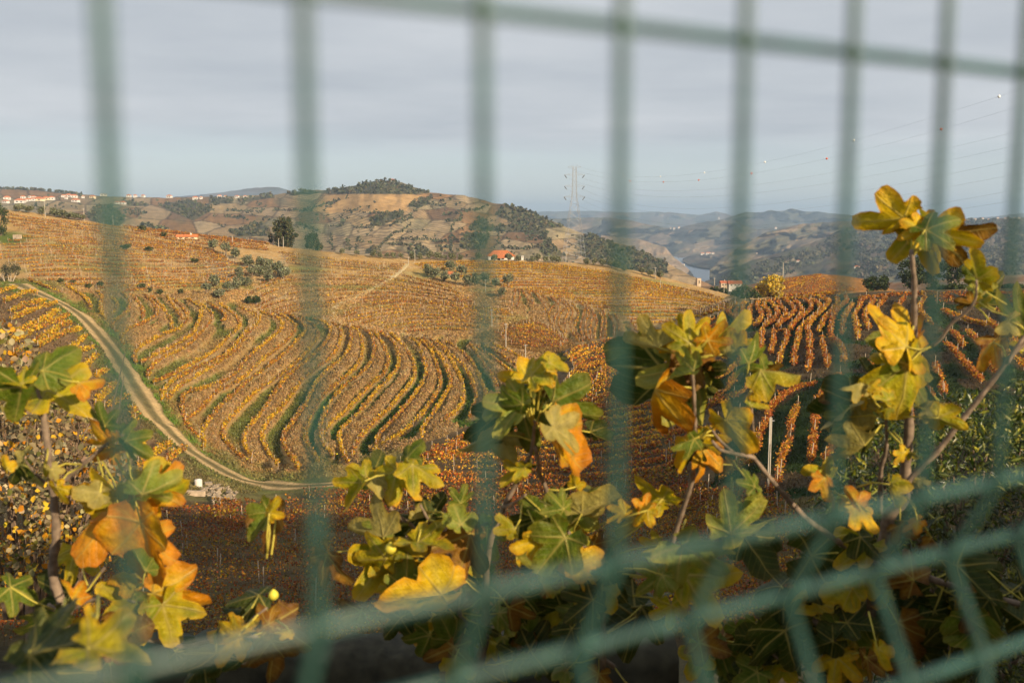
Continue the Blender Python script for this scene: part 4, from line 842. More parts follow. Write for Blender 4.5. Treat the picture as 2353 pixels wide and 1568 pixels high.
VIL = [(50, 252, 45, 'w'), (40, 277, 40, 'w'), (140, 277, 62, 'W'), (192, 266, 38, 'w'), (225, 262, 36, 'o'), (268, 262, 64, 'c'), (318, 255, 46, 'c'), (356, 256, 38, 'W'), (232, 246, 30, 'o'), (160, 246, 30, 'o'), (205, 243, 18, 'w'), (437, 238, 26, 'w'), (473, 236, 44, 'w'), (512, 240, 42, 'o'), (572, 244, 18, 'w'), (522, 270, 46, 'w'), (638, 244, 34, 'c'), (888, 235, 30, 'w'), (932, 234, 24, 'w'), (714, 222, 42, 'b'), (806, 284, 26, 'w'), (845, 286, 40, 'w'), (985, 237, 24, 'w'), (1166, 240, 34, 'o'), (1346, 252, 34, 'w'), (1385, 250, 20, 'w'), (1512, 241, 30, 'o'), (1552, 243, 22, 'o'), (1632, 243, 26, 'o'), (1688, 243, 22, 'w'), (455, 250, 20, 'w')]
VLAB = ['low white house at the far left of the village', 'white cottage lowest at the far left of the village', 'largest white house of the village with orange roof', 'white house beside the largest village house', 'orange-roofed house in the middle of the village row', 'long cream house with orange roof in the village', 'cream house right of the long cream house', 'bright white house at the right end of the village row', 'orange roof behind the village row', 'orange roof behind the largest village house', 'small white house peeping over the village', 'small white house left in the second hamlet', 'white house with red roof in the second hamlet', 'orange-roofed house right in the second hamlet', 'tiny white house between hamlet and cream tower house', 'white house below the second hamlet', 'tall cream house alone right of the hamlet', 'white house left of a skyline pair', 'white house right of a skyline pair', 'pale flat barn on the skyline behind the fence wire', 'white shed left of two below the skyline', 'long white shed right of two below the skyline', 'small white house on the far skyline', 'orange-roofed house on the middle skyline', 'white-and-orange house below the distant blue hill', 'small white outbuilding below the distant blue hill', 'orange-roofed house near the pine belt', 'small orange roof near the pine belt', 'orange roof under the distant hill right side', 'small white house right of the pine belt', 'tiny white house below the second hamlet roofs']
for (x, y, w_, k), l in zip(VIL, VLAB):
    u, v = cv('I', f'{x},{y}')[0]
    house(u, v, None, w_ * .3337, 4.6 if k != 'W' else 6, l, 'houses of the far village', 'cream' if k == 'c' else 'white', 'cable' if k == 'b' else 'tile', 'opposite_hill', RNG.uniform(-.35, .35), .7, .32 if k != 'b' else .08, 2, k != 'b')
house(*cv('J', '462,131')[0], None, 9, 4, 'white house with red roof on the wooded summit', None, 'white', 'tilered', 'opposite_hill', .3)
for (x, y, w_, sh, l) in [(232, 606, 26, 'river_spur', 'white estate building left on the river spur'), (268, 604, 34, 'river_spur', 'long white estate building on the river spur'), (300, 602, 16, 'river_spur', 'white estate outbuilding right on the river spur'), (862, 655, 22, 'right_hill', 'lone white house with orange roof on the dark slope'), (1250, 694, 34, 'right_hill', 'long white house with orange roof behind the fig leaf'), (590, 603, 10, 'right_spur', 'tiny white house on the slope above the river'), (20, 408, 10, 'cross_river_hills', 'white house left in the distant hillside village'), (45, 405, 14, 'cross_river_hills', 'white house in the distant hillside village'), (75, 402, 12, 'cross_river_hills', 'white house right in the distant hillside village'), (715, 436, 14, 'cross_river_hills', 'small white house high across the river'), (340, 370, 9, 'far_ridge', 'tiny white chapel on the far ridge'), (110, 576, 8, 'near_bank', 'tiny white house by the river bank')]:
    u, v = cv('R', f'{x},{y}')[0]; house(u, v, None, w_ * .348, 3.2, l, 'houses across the valley', 'white', 'tile', sh, RNG.uniform(-.3, .3), .6, .3, 2)
for i, (x, y) in enumerate([(2030, 376), (2080, 372), (2120, 378), (2180, 366), (2230, 360), (2290, 352), (2320, 356), (1960, 384)]):
    u, v = cv('R', f'{x},{y}')[0]; house(u, max(v, 502), None, 4.5, 2.2, ordn(i) + ' tiny pale house from the left on the far right skyline', 'houses on the far right skyline', 'white', 'tile', 'right_hill', 0, .7, .3, 1)
# farmhouse on the ridge
Yf = cy(1150) + 16; base = PV(1150, 597.5, Yf); mf = pxm(Yf)
t = thing('farmhouse', base, 'white farmhouse with broad orange hipped roof and porch on the ridge', 'house', None, .06); W = 58 * mf; D = 9.0; H = 11.5 * mf
MB().box((0, 0, H / 2 - 1), (W, D, H + 2)).build('wall', MAT['white'], t)
x, y = W / 2 + .5, D / 2 + .6; rf = MB().poly([(-x, -y, H), (x, -y, H), (x, y, H), (-x, y, H), (-W * .26, 0, H + 1.9), (W * .26, 0, H + 1.9), (-x, -y, H - .18), (x, -y, H - .18), (x, y, H - .18), (-x, y, H - .18)], [(0, 1, 5, 4), (1, 2, 5), (2, 3, 4, 5), (3, 0, 4), (0, 6, 7, 1), (9, 8, 7, 6), (1, 7, 8, 2), (3, 9, 6, 0), (2, 8, 9, 3)]).build('roof', MAT['tile'], t)
MB().poly([(-2.4, -y - 2.0, H - .75), (1.8, -y - 2.0, H - .75), (1.8, -y + .3, H - .05), (-2.4, -y + .3, H - .05), (-2.4, -y - 2.0, H - .9), (1.8, -y - 2.0, H - .9)], [(0, 1, 2, 3), (0, 4, 5, 1)]).build('porch_roof', MAT['tile'], t)
for xx in (-2.2, -.3, 1.6): MB().box((xx, -y - 1.9, (H - .9) / 2), (.22, .22, H - .9)).build('porch_post', MAT['white'], t)
for xx, ww, nm in ((-3.6, .8, 'window'), (3.2, .8, 'window'), (-.9, 1.1, 'door'), (.7, .9, 'window')): MB().box((xx, -D / 2 - .03, H * .45), (ww, .1, H * (.75 if nm == 'door' else .4))).build(nm, MAT['glass'], t)
for i, (u, v, w_, l) in enumerate([(1200, 594, 5, 'small white shed right of the farmhouse among olives'), (1222, 598, 8, 'white low store under the dark lean-to on the ridge')]):
    house(u, v, cy(u) + 8, w_, 6, l, None, 'white', 'white', None, 0, .8, .12, 1, False)
house(1240, 598, cy(1240) + 10, 14, 3.5, 'dark low lean-to shelter right of the farmhouse', None, 'stonewall', 'bark', None, .1, .5, .15, 2, False, cat='shelter')
house(1032, 634, None, 27, 4.5, 'low shed with a bright orange tiled roof among olive trees', None, 'stonewall', 'tile', None, -.25, .45, .5, 1, False, cat='shed')
house(430, 549, None, 44, 4, 'long low building with faded orange roof in the vines', None, 'cream', 'tile', None, .12, .3, .45, 3, False, True)
Yt = cy(1605) + 12; house(1604, 656, Yt, 9.5, 17, 'square ruined stone tower at the edge of the golden vines', None, 'stonewall', 'stonewall', None, .2, .9, .08, 1, False, cat='tower')
house(1661, 657, Yt + 22, 15, 7, 'stone house with gable and chimney beside the red-roofed house', None, 'stonewall', 'tilered', None, .2, .8, .45, 2, False, True)
house(1687, 657, Yt + 22, 30, 5.5, 'white house with long red tiled roof below the river', None, 'white', 'tilered', None, .05, .5, .5, 3, False)
house(1758, 689, cy(1758) + 5, 12, 2, 'low shed with pale grey roof under the yellow tree', None, 'white', 'steel', None, .4, .7, .2, 1, False, cat='shed')
house(1743, 690, cy(1743) + 5, 8, 1.5, 'flat white-roofed shed left of the grey-roofed shed', None, 'white', 'white', None, .2, .7, .1, 1, False, cat='shed')
for i, (u, l, mt) in enumerate([(706, 'red tarpaulin-covered heap under the eucalyptus', 'tilered'), (736, 'small red roof right of the eucalyptus', 'tilered')]):
    house(u, 580, cy(u) + 2, 10, 2.2, l, None, 'tilered', mt, None, .2, .6, .3, 1, True, cat='shed')
# stone wall of the lawn at the left edge
pw = on(40, 548); MB().box((0, 0, .4), (3.2, .6, 2.0)).build('stone_wall', MAT['stonewall']).location = pw; so = bpy.data.objects['stone_wall']; so.rotation_euler = (0, 0, -.25); tag(so, 'short dark stone wall beside the lawn at the left edge', 'wall')

# ------------------------------------------------------------------ poles
def pole(u, vb, vt, label, r=.11, arms=True, Y=None, mat='pole', lean=0):
    p = on(u, vb) if Y is None else PV(u, vb, Y); h = (vb - vt) * pxm(p.y) * 1.01; t = thing('utility_pole', p, label, 'pole', 'utility poles')
    MB().tube([(0, 0, -.5), (0, 0, h * .6), (lean, 0, h)], [r * 1.2, r, r * .75], 7).build('shaft', MAT[mat], t)
    if arms: MB().box((lean, 0, h - .25), (.9, .1, .1)).build('crossarm', MAT['steel'], t)
    return t
for a in [(104, 498, 464, 'utility pole above the upper left vineyard, left of three'), (193.5, 508, 480, 'utility pole on the left crest, middle of three'), (260, 518, 494, 'utility pole on the left crest, right of three by the fence wire'), (534, 557, 542, 'short white pole by the low farm building', .14, False), (640, 567, 548, 'pole in front of the eucalyptus, left one', .13, False), (651, 569, 544, 'pole in front of the eucalyptus, right one', .12, False),
          (1115, 670, 641, 'utility pole among the middle olive trees'), (1129.6, 749, 709, 'utility pole left above the triangular field'), (1162, 796, 741, 'tall utility pole at the left corner of the triangular field'), (1207, 835, 796, 'utility pole just above the central fig cluster'), (1307, 914, 854, 'leaning concrete pole right of the central fig cluster', .14, False), (938, 606, 590, 'thin pole at the head of the narrow path', .1, False), (953, 600, 574, 'utility pole on the ridge above the narrow path'), (1300, 600, 577, 'utility pole on the ridge left of the pylon'), (1388, 606, 590, 'utility pole on the ridge right of the pylon'), (1505, 640, 614, 'utility pole at the right end of the ridge olives'), (1517, 662, 640, 'utility pole among the ridge olives at right', .08, False), (1017, 590, 574, 'thin pole behind the ridge left of the farmhouse', .1, False)]:
    pole(*a)
pole(1663, 668, 650, 'pole in front of the stone house', .1, True, cy(1663) + 5); pole(1641, 652, 638, 'pole between tower and stone house', .1, True, cy(1641) + 20); pole(1798, 640, 604, 'lone pole on the orange hillock skyline', .12, False, 300)
# twin-post concrete mast standing among the red vines
p = on(1765, 1125); h = (1125 - 945) * pxm(p.y); t = thing('twin_pole', p, 'tall pale twin-post mast among the dark red vines', 'pole')
for dx in (-.07, .07): MB().box((dx, 0, h / 2 - .2), (.07, .10, h)).build('post', MAT['pole'], t)
MB().box((0, 0, h * .80), (.07, .07, h * .36)).build('spacer', MAT['pole'], t); MB().box((.15, 0, h * .93), (.30, .05, .05)).build('bracket', MAT['steel'], t)

# ------------------------------------------------------------------ pylon
Yp = cy(1318) + 14; pb = PV(1318, 606, Yp); mp = pxm(Yp); t = thing('pylon', pb, 'tall grey steel lattice pylon on the ridge', 'pylon', None, .12)
HP = (606 - 387) * mp; prof = [(0, 25 * mp), (HP * .38, 15 * mp), (HP * .62, 8.2 * mp), (HP * .70, 5.2 * mp), (HP, 3.4 * mp)]
def pw_(z): return float(np.interp(z, [a for a, b in prof], [b for a, b in prof]))
lg = [0, .06, .12, .18, .24, .31, .38, .46, .54, .62, .69, .75, .81, .87, .94, 1.0]
R_ = .055
for sx in (-1, 1):
    for sy in (-1, 1):
        MB().tube([(sx * pw_(f * HP), sy * pw_(f * HP), f * HP - (.6 if f == 0 else 0)) for f in lg], R_, 4).build('leg', MAT['steel'], t)
for face in range(4):
    m = MB(); ca, sa = [(1, 0), (0, 1), (-1, 0), (0, -1)][face]
    def fp(s, z): w_ = pw_(z); x_, y_ = s * w_, -w_; return (x_ * ca - y_ * sa, x_ * sa + y_ * ca, z)
    for i in range(len(lg) - 1):
        a, b = lg[i] * HP, lg[i + 1] * HP
        m.tube([fp(-1, a), fp(1, b)], R_ * .5, 3, False); m.tube([fp(1, a), fp(-1, b)], R_ * .5, 3, False); m.tube([fp(-1, b), fp(1, b)], R_ * .55, 3, False)
    m.build('bracing', MAT['steel'], t)
ARMS = [(.995, 16), (.915, 23), (.80, 23), (.69, 24)]; TIPS = []
for f, l in ARMS:
    z = f * HP; L_ = l * mp
    for sx in (-1, 1):
        m = MB(); w_ = pw_(z)
        for sy in (-1, 1): m.tube([(sx * w_, sy * w_, z), (sx * L_, 0, z + .15)], R_ * .7, 4); m.tube([(sx * w_, sy * w_, z + .9), (sx * L_, 0, z + .15)], R_ * .5, 3)
        ao = m.build('crossarm', MAT['steel'], t)
        if f < .99: MB().tube([(sx * L_, 0, z + .1), (sx * (L_ - .9), .2, z - 1.1)], .16, 6).build('insulator', MAT['cable'], ao)
        TIPS.append((f, sx, t.matrix_basis @ Vector((sx * (L_ - (.9 if f < .99 else 0)), 0, z - (1.0 if f < .99 else 0)))))
# cables run from the pylon over the valley to the right, past the camera; two carry marker balls
def cable(A, through, end, label, balls=None):
    B = PV(*end); s = np.linspace(0, 1, 70)
    best = None
    for sag in np.linspace(0, 26, 60):
        q = np.array(A)[None] * (1 - s)[:, None] + np.array(B)[None] * s[:, None]; q[:, 2] -= 4 * sag * s * (1 - s)
        fw = q[:, 1] * cp - q[:, 2] * sp; uu = CU + FPX * q[:, 0] / fw; vv = CV - FPX * (q[:, 1] * sp + q[:, 2] * cp) / fw
        e = abs(np.interp(through[0], uu, vv) - through[1])
        if best is None or e < best[0]: best = (e, q, uu)
    q, uu = best[1:]; t = thing('power_cable', Vector(q[0].tolist()), label, 'cable', 'power cables'); m = MB(); pts = [Vector((p_ - q[0]).tolist()) for p_ in q]
    m.tube(pts, [max(.007, .00004 * p_[1]) for p_ in q], 4, False); m.build('wire', MAT['cable'], t)
    for k, (bu, cl) in enumerate(balls or []):
        j = np.array([np.interp(bu, uu, q[:, e]) for e in range(3)]) - q[0]
        b = MB(); n_ = 8
        rr = .19; b.poly([(rr * math.sin(math.pi * i / 6) * math.cos(2 * math.pi * k2 / n_), rr * math.sin(math.pi * i / 6) * math.sin(2 * math.pi * k2 / n_), rr * math.cos(math.pi * i / 6)) for i in range(7) for k2 in range(n_)], [(i * n_ + k2, i * n_ + (k2 + 1) % n_, (i + 1) * n_ + (k2 + 1) % n_, (i + 1) * n_ + k2) for i in range(6) for k2 in range(n_)])
        o = b.build('marker_ball', MAT['ballw' if cl == 'w' else 'ballr'], t, True); o.location = Vector(j.tolist())
tip = {(round(f, 3), sx): p_ for f, sx, p_ in TIPS}
cable(tip[(.995, 1)], (1961, 324), (2700, 85, 95), 'topmost thin cable carrying white marker balls', [(1432, 'w'), (1517, 'w'), (1618, 'w'), (1757, 'w'), (1961, 'w'), (2295, 'w')])
cable(tip[(.995, -1)], (1899, 366), (2700, 130, 105), 'second thin cable carrying orange marker balls', [(1447, 'r'), (1524, 'r'), (1605, 'r'), (1726, 'r'), (1899, 'r'), (2162, 'r')])
for (k, th, en, l) in [((.915, 1), (2352, 298), (2750, 196, 92), 'third cable from the top at the right edge'), ((.915, -1), (2352, 330), (2750, 232, 100), 'fourth cable from the top at the right edge'), ((.8, 1), (2352, 362), (2750, 268, 92), 'fifth cable from the top at the right edge'), ((.8, -1), (2352, 396), (2750, 310, 100), 'sixth cable from the top at the right edge'), ((.69, 1), (2352, 432), (2750, 352, 92), 'seventh cable from the top at the right edge'), ((.69, -1), (2352, 457), (2750, 385, 100), 'lowest cable, grazing the fig leaf at the right')]:
    cable(tip[k], th, en, l)

# ------------------------------------------------------------------ orange hillock beyond the plateau
def hk(U, V, pt): return np.array([.27, .125, .03])[None, None] * (.7 + .6 * fbm(U / 8, V / 3, 3, 71))[..., None]
sheet('orange_hillock', np.arange(1720, 2060, 3), [(1720, 664), (1760, 648), (1800, 638), (1850, 631), (1890, 629), (1930, 632), (1980, 641), (2020, 655), (2060, 668)], [(1720, 700), (2060, 690)], [(1720, 330), (1880, 345), (2060, 330)], [(1720, 258), (2060, 255)], 30, rel(.01, 50, 9), hk, mat='ground')
for i in range(16):
    f = i / 15; a = (1795 + 62 * f, 684 - 4 * f - 2); b = (1888 + 78 * f, 641 + 26 * f)
    uv = spline([a, ((a[0] + b[0]) / 2 - 2, (a[1] + b[1]) / 2), b], n=30); w3 = on_sheet('orange_hillock', uv[:, 0], uv[:, 1])
    ROWS.append(dict(block='plateau', w=resample(w3, step=1.0))); inb = np.append(inb, 200 + i)
for i in range(7):
    f = i / 6; a = (1786 + 10 * f, 652 + 3.6 * i - 6 * f); b = (1885 - 10 * f, 633 + 2.2 * i); uv = spline([a, ((a[0] + b[0]) / 2, (a[1] + b[1]) / 2 - 2), b], n=30)
    w3 = on_sheet('orange_hillock', uv[:, 0], uv[:, 1]); ROWS.append(dict(block='plateau', w=resample(w3, step=1.0))); inb = np.append(inb, 300 + i)
BLK['hillock'] = (.14, .56, .22, .08, 0, .6, 1.0, .3, 400); ROWGRP['hillock'] = 'vine rows: orange hillock'
ROWLAB['hillock'] = '{} low orange vine row on the hillock right of the yellow tree'
hb = len(ROWS) - 23
for j in range(23):
    ROWS[hb + j]['block'] = 'hillock'; inb[hb + j] = j; make_row(hb + j, ROWS[hb + j])

for i, (p_, top) in enumerate(ROAD_TREES):
    H = top + 3.2; t = thing('roadside_tree', p_, ordn(i) + ' tall roadside tree from the camera, right of the view', 'tree', 'roadside trees')
    c = link('crown', crown_mesh('crown', 40, 2600, 3.3, 3.3, H * .47, .42, .30, [(.10, .11, .03), (.16, .13, .03)], 300 + i, shell=.25), t); c.location = (0, 0, H * .53)
    link('trunk', trunk_me(H * .35, .2, 4, i), t)
# ------------------------------------------------------------------ rubble, tank and slab beside the track
def su(s): return cv('U', s)
stone_me = []
for k in range(4):
    r = random.Random(k); m = MB(); m.box((0, 0, 0), (1, .8, .55)); me = m.mesh('stone', MAT['stone'])
    for v_ in me.vertices: v_.co += Vector((r.uniform(-.16, .16), r.uniform(-.14, .14), r.uniform(-.1, .1)))
    stone_me.append(me)
pc = on(*su('1250,850')[0]); t = thing('rubble_pile', pc, 'heap of broken schist stones below the dirt track', 'stone heap')
poly = su('700,620 1250,540 1560,640 1780,760 1770,1080 1400,1160 1180,1050 1060,960 780,760'); pp = np.array(poly)
for i in range(190):
    u = RNG.uniform(pp[:, 0].min(), pp[:, 0].max()); v = RNG.uniform(pp[:, 1].min(), pp[:, 1].max())
    if not inpoly(np.array([u]), np.array([v]), poly)[0]: continue
    q = on(u, v); o = link('stone', stone_me[i % 4], t); s = RNG.uniform(.28, .62); o.scale = (s * 1.2, s, s * RNG.uniform(.5, .9)); o.rotation_euler = (RNG.normal(0, .35), RNG.normal(0, .35), RNG.uniform(0, 6.28)); o.location = q - pc + Vector((0, 0, RNG.uniform(.0, .5)))
pt_ = on(*su('680,575')[0]); m_ = pxm(pt_.y); rr = 9.0 * m_; hh = 19.5 * m_
t = thing('water_tank', pt_, 'upright white plastic tank beside the rubble heap', 'tank')
MB().tube([(0, 0, -.1), (0, 0, hh * .1), (0, 0, hh * .85), (0, 0, hh * .95), (0, 0, hh)], [rr * .97, rr, rr, rr * .93, rr * .8], 18).build('body', MAT['plastic'], t, True)
MB().tube([(0, 0, hh * .97), (0, 0, hh * 1.04)], [rr * .55, rr * .5], 14).build('lid', MAT['plastic'], t, True)
for i, (s, d, l) in enumerate([('960,500', (1.15, .8, .5), 'flat pale stone slab right of the white tank'), ('1270,530', (.55, .45, .4), 'small pale stone block right of the flat slab')]):
    q = on(*su(s)[0]); o = MB().box((0, 0, d[2] / 2), d, None, .92).build('stone_block', MAT['stone']); o.location = q; o.rotation_euler = (.06, .08, .4 + i); tag(o, l, 'stone block')
q = on(*su('420,760')[0]); o = MB().box((0, 0, .25), (4.2, .35, .7)).build('low_stone_wall', MAT['stonewall']); o.location = q; o.rotation_euler = (0, 0, -.12); tag(o, 'low stone terrace wall left of the rubble heap', 'wall')

# ------------------------------------------------------------------ low wall under the figs
MAT['mossy'] = plain('mossy_stone', (.035, .032, .02), .95, .5, 9, .8)  # mossy stone, its colour darkened further to stand in for shade
for (u0, v0, u1, v1, Yw, l, mt) in [(100, 1512, 1560, 1500, 5.8, 'dark mossy top of the lower terrace wall behind the figs', 'mossy'), (1640, 1520, 1880, 1532, 4.9, 'tan concrete wall top at the bottom, right of centre', 'concrete')]:
    A_ = PV(u0, v0, Yw); B_ = PV(u1, v1, Yw); n_ = 90 if u0 < 1000 else 30; prof_ = [(-.02, -1.3), (-.03, -.12), (.0, -.03), (.06, 0), (.2, .012), (.34, 0), (.42, -.05), (.44, -1.3)]
    rg_ = 1.0 if u0 < 1000 else .35
    s_ = np.linspace(0, 1, n_); pts = np.zeros((n_, len(prof_), 3)); A3, B3 = np.array(A_), np.array(B_); dv = (B3 - A3); dv[2] = 0; nr_ = np.array([-dv[1], dv[0], 0]) / np.linalg.norm(dv)
    for k, (d_, z_) in enumerate(prof_):
        nz_ = (fbm(s_ * 26 + k * .7, s_ * 0 + k, 3, 400) - .5); pts[:, k] = A3[None] * (1 - s_)[:, None] + B3[None] * s_[:, None] + nr_[None] * (d_ + nz_ * .08 * rg_)[:, None]; pts[:, k, 2] += z_ + (fbm(s_ * 34, s_ * 0 + k * .5, 4, 410) - .5) * .12 * rg_ + (vnoise(s_ * 9, s_ * 0, 420) - .5) * .06 * rg_
    mid_ = pts.mean((0, 1)); o = link('terrace_wall', grid_mesh('terrace_wall', pts - mid_, MAT[mt])); o.location = Vector(mid_.tolist()); tag(o, l, 'wall')

# ------------------------------------------------------------------ leafy neighbours: quince-like tree at left, evergreen bush at right
def leaf_cloud(name, c, L, wd, col, mat, nrm_bias=None):
    n = len(c); d = RNG.normal(size=(n, 3)); d[:, 2] += .35; d /= np.linalg.norm(d, axis=1)[:, None]; x = RNG.normal(size=(n, 3)); s = np.cross(d, x); s /= np.linalg.norm(s, axis=1)[:, None]; nr = np.cross(d, s)
    L = np.asarray(L).reshape(-1, 1) * RNG.uniform(.7, 1.25, (n, 1)); wd = L * wd
    v = np.empty((n, 6, 3)); v[:, 0] = c - d * L * .5; v[:, 1] = c - d * L * .12 + s * wd * .5 + nr * wd * .12; v[:, 2] = c + d * L * .22 + s * wd * .4 + nr * wd * .1; v[:, 3] = c + d * L * .5 - nr * L * .08; v[:, 4] = c + d * L * .22 - s * wd * .4 + nr * wd * .1; v[:, 5] = c - d * L * .12 - s * wd * .5 + nr * wd * .12
    idx = (np.arange(n)[:, None] * 6 + np.array([0, 1, 2, 3, 0, 3, 4, 5])[None]).reshape(-1)
    return raw_mesh(name, v.reshape(-1, 3), 4, idx, MAT[mat], np.repeat(col, 6, 0))
def cloud_in(poly, n, Y0, Y1, seed=0):
    p = np.array(poly); lo = p.min(0); hi = p.max(0); u = RNG.uniform(lo[0], hi[0], n * 4); v = RNG.uniform(lo[1], hi[1], n * 4); k = inpoly(u, v, p); u = u[k][:n]; v = v[k][:n]
    cl = fbm(u / 46, v / 40, 3, seed); keep = RNG.random(len(u)) < .25 + sstep(.38, .56, cl); u = u[keep]; v = v[keep]; cl = cl[keep]
    Y = Y0 + (Y1 - Y0) * RNG.random(len(u)) - (cl - .5) * (Y1 - Y0) * .9
    return P(u, v, Y), u, v
# small-leaved tree with pale leaf undersides
c, u, v = cloud_in([(-60, 700), (40, 735), (90, 800), (110, 880), (170, 940), (250, 960), (310, 1030), (330, 1130), (290, 1230), (250, 1290), (150, 1330), (-60, 1340)], 6200, 8.0, 10.2, 81)
k = RNG.random(len(c)) < np.interp(v, [760, 980, 1150, 1320], [.55, .75, .78, .3])
colq = np.where(k[:, None], jitter_cols([(.38, .30, .16), (.30, .25, .13), (.22, .17, .09), (.12, .095, .045)], len(c), .2), jitter_cols([(.62, .30, .02), (.55, .22, .015), (.60, .38, .03), (.16, .15, .03)], len(c), .2, [.35, .2, .2, .25]))
t = thing('small_leaved_tree', PV(60, 1600, 9.0), 'small-leaved tree with pale beige and orange leaves at the lower left', 'tree'); org = np.array(t.location)[None]
o = link('foliage', leaf_cloud('foliage', c - org, .062, .72, colq, 'tree'), t, 'stuff')
m = MB()
for i in range(26):
    u0 = RNG.uniform(-40, 300); v0 = RNG.uniform(800, 1250); a_ = PV(u0 * .45 + 30, 1420, 9.2); b_ = PV(u0, v0, RNG.uniform(8.4, 9.8)); md = (a_ + b_) / 2 + Vector((RNG.uniform(-.2, .2), 0, RNG.uniform(-.1, .3))); m.tube([Vector(x_) - t.location for x_ in (a_, md, b_)], [.022, .014, .005], 5)
m.tube([(0, 0, -1.5), (.05, .1, .3), (.0, .2, .9)], [.10, .08, .05], 8); m.build('branches', MAT['bark'], t)
# narrow-leaved evergreen bush
c, u, v = cloud_in([(1880, 1130), (1930, 1020), (1990, 960), (2080, 930), (2160, 905), (2240, 900), (2300, 880), (2420, 850), (2420, 1620), (1800, 1640), (1830, 1300)], 26000, 4.5, 6.4, 91)
c2, _, _ = cloud_in([(1850, 1150), (2420, 950), (2420, 1640), (1760, 1640)], 6000, 5.8, 7.2, 92)
c = np.vstack([c, c2]); colq = jitter_cols([(.06, .085, .010), (.14, .15, .016), (.022, .036, .007), (.30, .27, .03)], len(c), .22, [.4, .18, .34, .08])
t = thing('evergreen_bush', PV(2200, 1750, 5.6), 'large narrow-leaved evergreen bush filling the lower right corner', 'bush'); org = np.array(t.location)[None]
link('foliage', leaf_cloud('foliage', c - org, .05, .24, colq, 'gloss'), t, 'stuff')
m = MB()
for i in range(40):
    u0 = RNG.uniform(1900, 2400); v0 = RNG.uniform(950, 1450); b_ = PV(u0, v0, RNG.uniform(5.0, 6.2)); a_ = PV(2200 + (u0 - 2200) * .3, 1720, 5.6); md = (a_ + b_) / 2 + Vector((RNG.uniform(-.2, .2), RNG.uniform(-.2, .2), .1)); m.tube([Vector(x_) - t.location for x_ in (a_, md, b_)], [.022, .013, .004], 5)
m.build('branches', MAT['bark'], t)

# ------------------------------------------------------------------ fig leaves
def fig_leaf(name, shape, colr, seed):
    """flat lobed outline around the petiole joint, tip along +Y (length 1), then folded, drooped and waved"""
    r = random.Random(seed); lobes = {0: [(0, 1.0, 31), (56, .86, 30), (-54, .84, 30), (116, .58, 34), (-116, .56, 34)], 1: [(0, 1.0, 38), (66, .80, 40), (-64, .78, 40), (124, .55, 36), (-124, .55, 36)], 2: [(0, 1.0, 50), (75, .70, 56), (-75, .68, 56), (130, .50, 36), (-130, .50, 36)], 3: [(0, 1.0, 27), (50, .90, 27), (-52, .92, 27), (104, .66, 30), (-102, .62, 30)]}[shape % 4]
    NA = 44; rings = [.28, .55, .8, 1.0]; th = np.linspace(-158, 158, NA); rad = np.full(NA, .42)
    for a_, l_, w_ in lobes: rad = np.maximum(rad, l_ * np.exp(-np.abs((th - a_) / w_) ** 2.4))
    rad = rad * (1 + .025 * np.sin(th * .55 + seed)) + .02 * np.sin(th * .9)
    vts = [(0., 0., 0.)]; colv = [(*colr['vein'],)]
    flat2 = [(0., 0.)]
    fold = [.28, .5, .8, .4][shape // 4 % 4] + r.uniform(-.05, .1); droop = [.18, .45, .10, .75][(shape // 4 + shape) % 4] + r.uniform(-.1, .15); cup = r.uniform(-.15, .25); tw = r.uniform(-.3, .3)
    for q in rings:
        for j in range(NA):
            x_ = math.sin(math.radians(th[j])) * rad[j] * q; y_ = math.cos(math.radians(th[j])) * rad[j] * q
            flat2.append((x_, y_))
            rr_ = rad[j] * q
            near_v = min(abs(th[j] - l_[0]) for l_ in lobes[:5]); vein = math.exp(-(near_v / 5.0) ** 2) * (1 - .35 * q)
            e_ = sstep(.72, 1.0, q + .22 * (vnoise(np.array([th[j] * .06 + seed]), np.array([q * 2.]))[0] - .5)); blot = vnoise(np.array([x_ * 4 + seed * 3.1]), np.array([y_ * 4.]))[0]
            c0 = np.array(colr['a']) * (1 - sstep(.45, .7, blot)) + np.array(colr['b']) * sstep(.45, .7, blot); c0 = c0 * (1 - vein * .7) + np.array(colr['vein']) * vein * .7; c0 = c0 * (1 - e_ * .75) + np.array(colr['edge']) * e_ * .75
            colv.append(tuple(np.asarray(c0, float).ravel()[:3]))
            ax_ = abs(x_); z_ = -fold * ax_ * (1.0 if cup < .1 else -.8) + .035 * math.sin(y_ * 13 + seed) * q + .05 * math.sin(x_ * 9 + seed * 2) * q + cup * rr_ ** 2 * .4 - (.02 * vein)
            z_ += tw * x_ * y_
            an = droop * y_ * 1.1; yy = y_ * math.cos(an * .5) ; zz = z_ - math.sin(an * .55) * abs(y_) * .8
            vts.append((x_ * math.cos(fold * .6), yy, zz))
    F = []
    for j in range(NA - 1): F.append((0, 1 + j, 2 + j))
    for k in range(len(rings) - 1):
        for j in range(NA - 1): a_ = 1 + k * NA + j; F.append((a_, a_ + NA, a_ + NA + 1)); F.append((a_, a_ + NA + 1, a_ + 1))
    me = raw_mesh(name, np.array(vts), 3, np.array(F), MAT['fig'], np.array(colv), True)
    uv = me.uv_layers.new(name='flat'); uv.data.foreach_set('uv', (np.array(flat2)[np.array(F).ravel()] * .5 + .5).astype(np.float32).ravel())
    return me
m, t_, b_ = new_mat('fig_leaf'); a_ = N(t_, 'ShaderNodeVertexColor', layer_name='Col'); tcn = N(t_, 'ShaderNodeTexCoord'); nn = N(t_, 'ShaderNodeTexNoise'); nn.inputs['Scale'].default_value = 9; nn.inputs['Detail'].default_value = 5; t_.links.new(tcn.outputs['Object'], nn.inputs['Vector'])
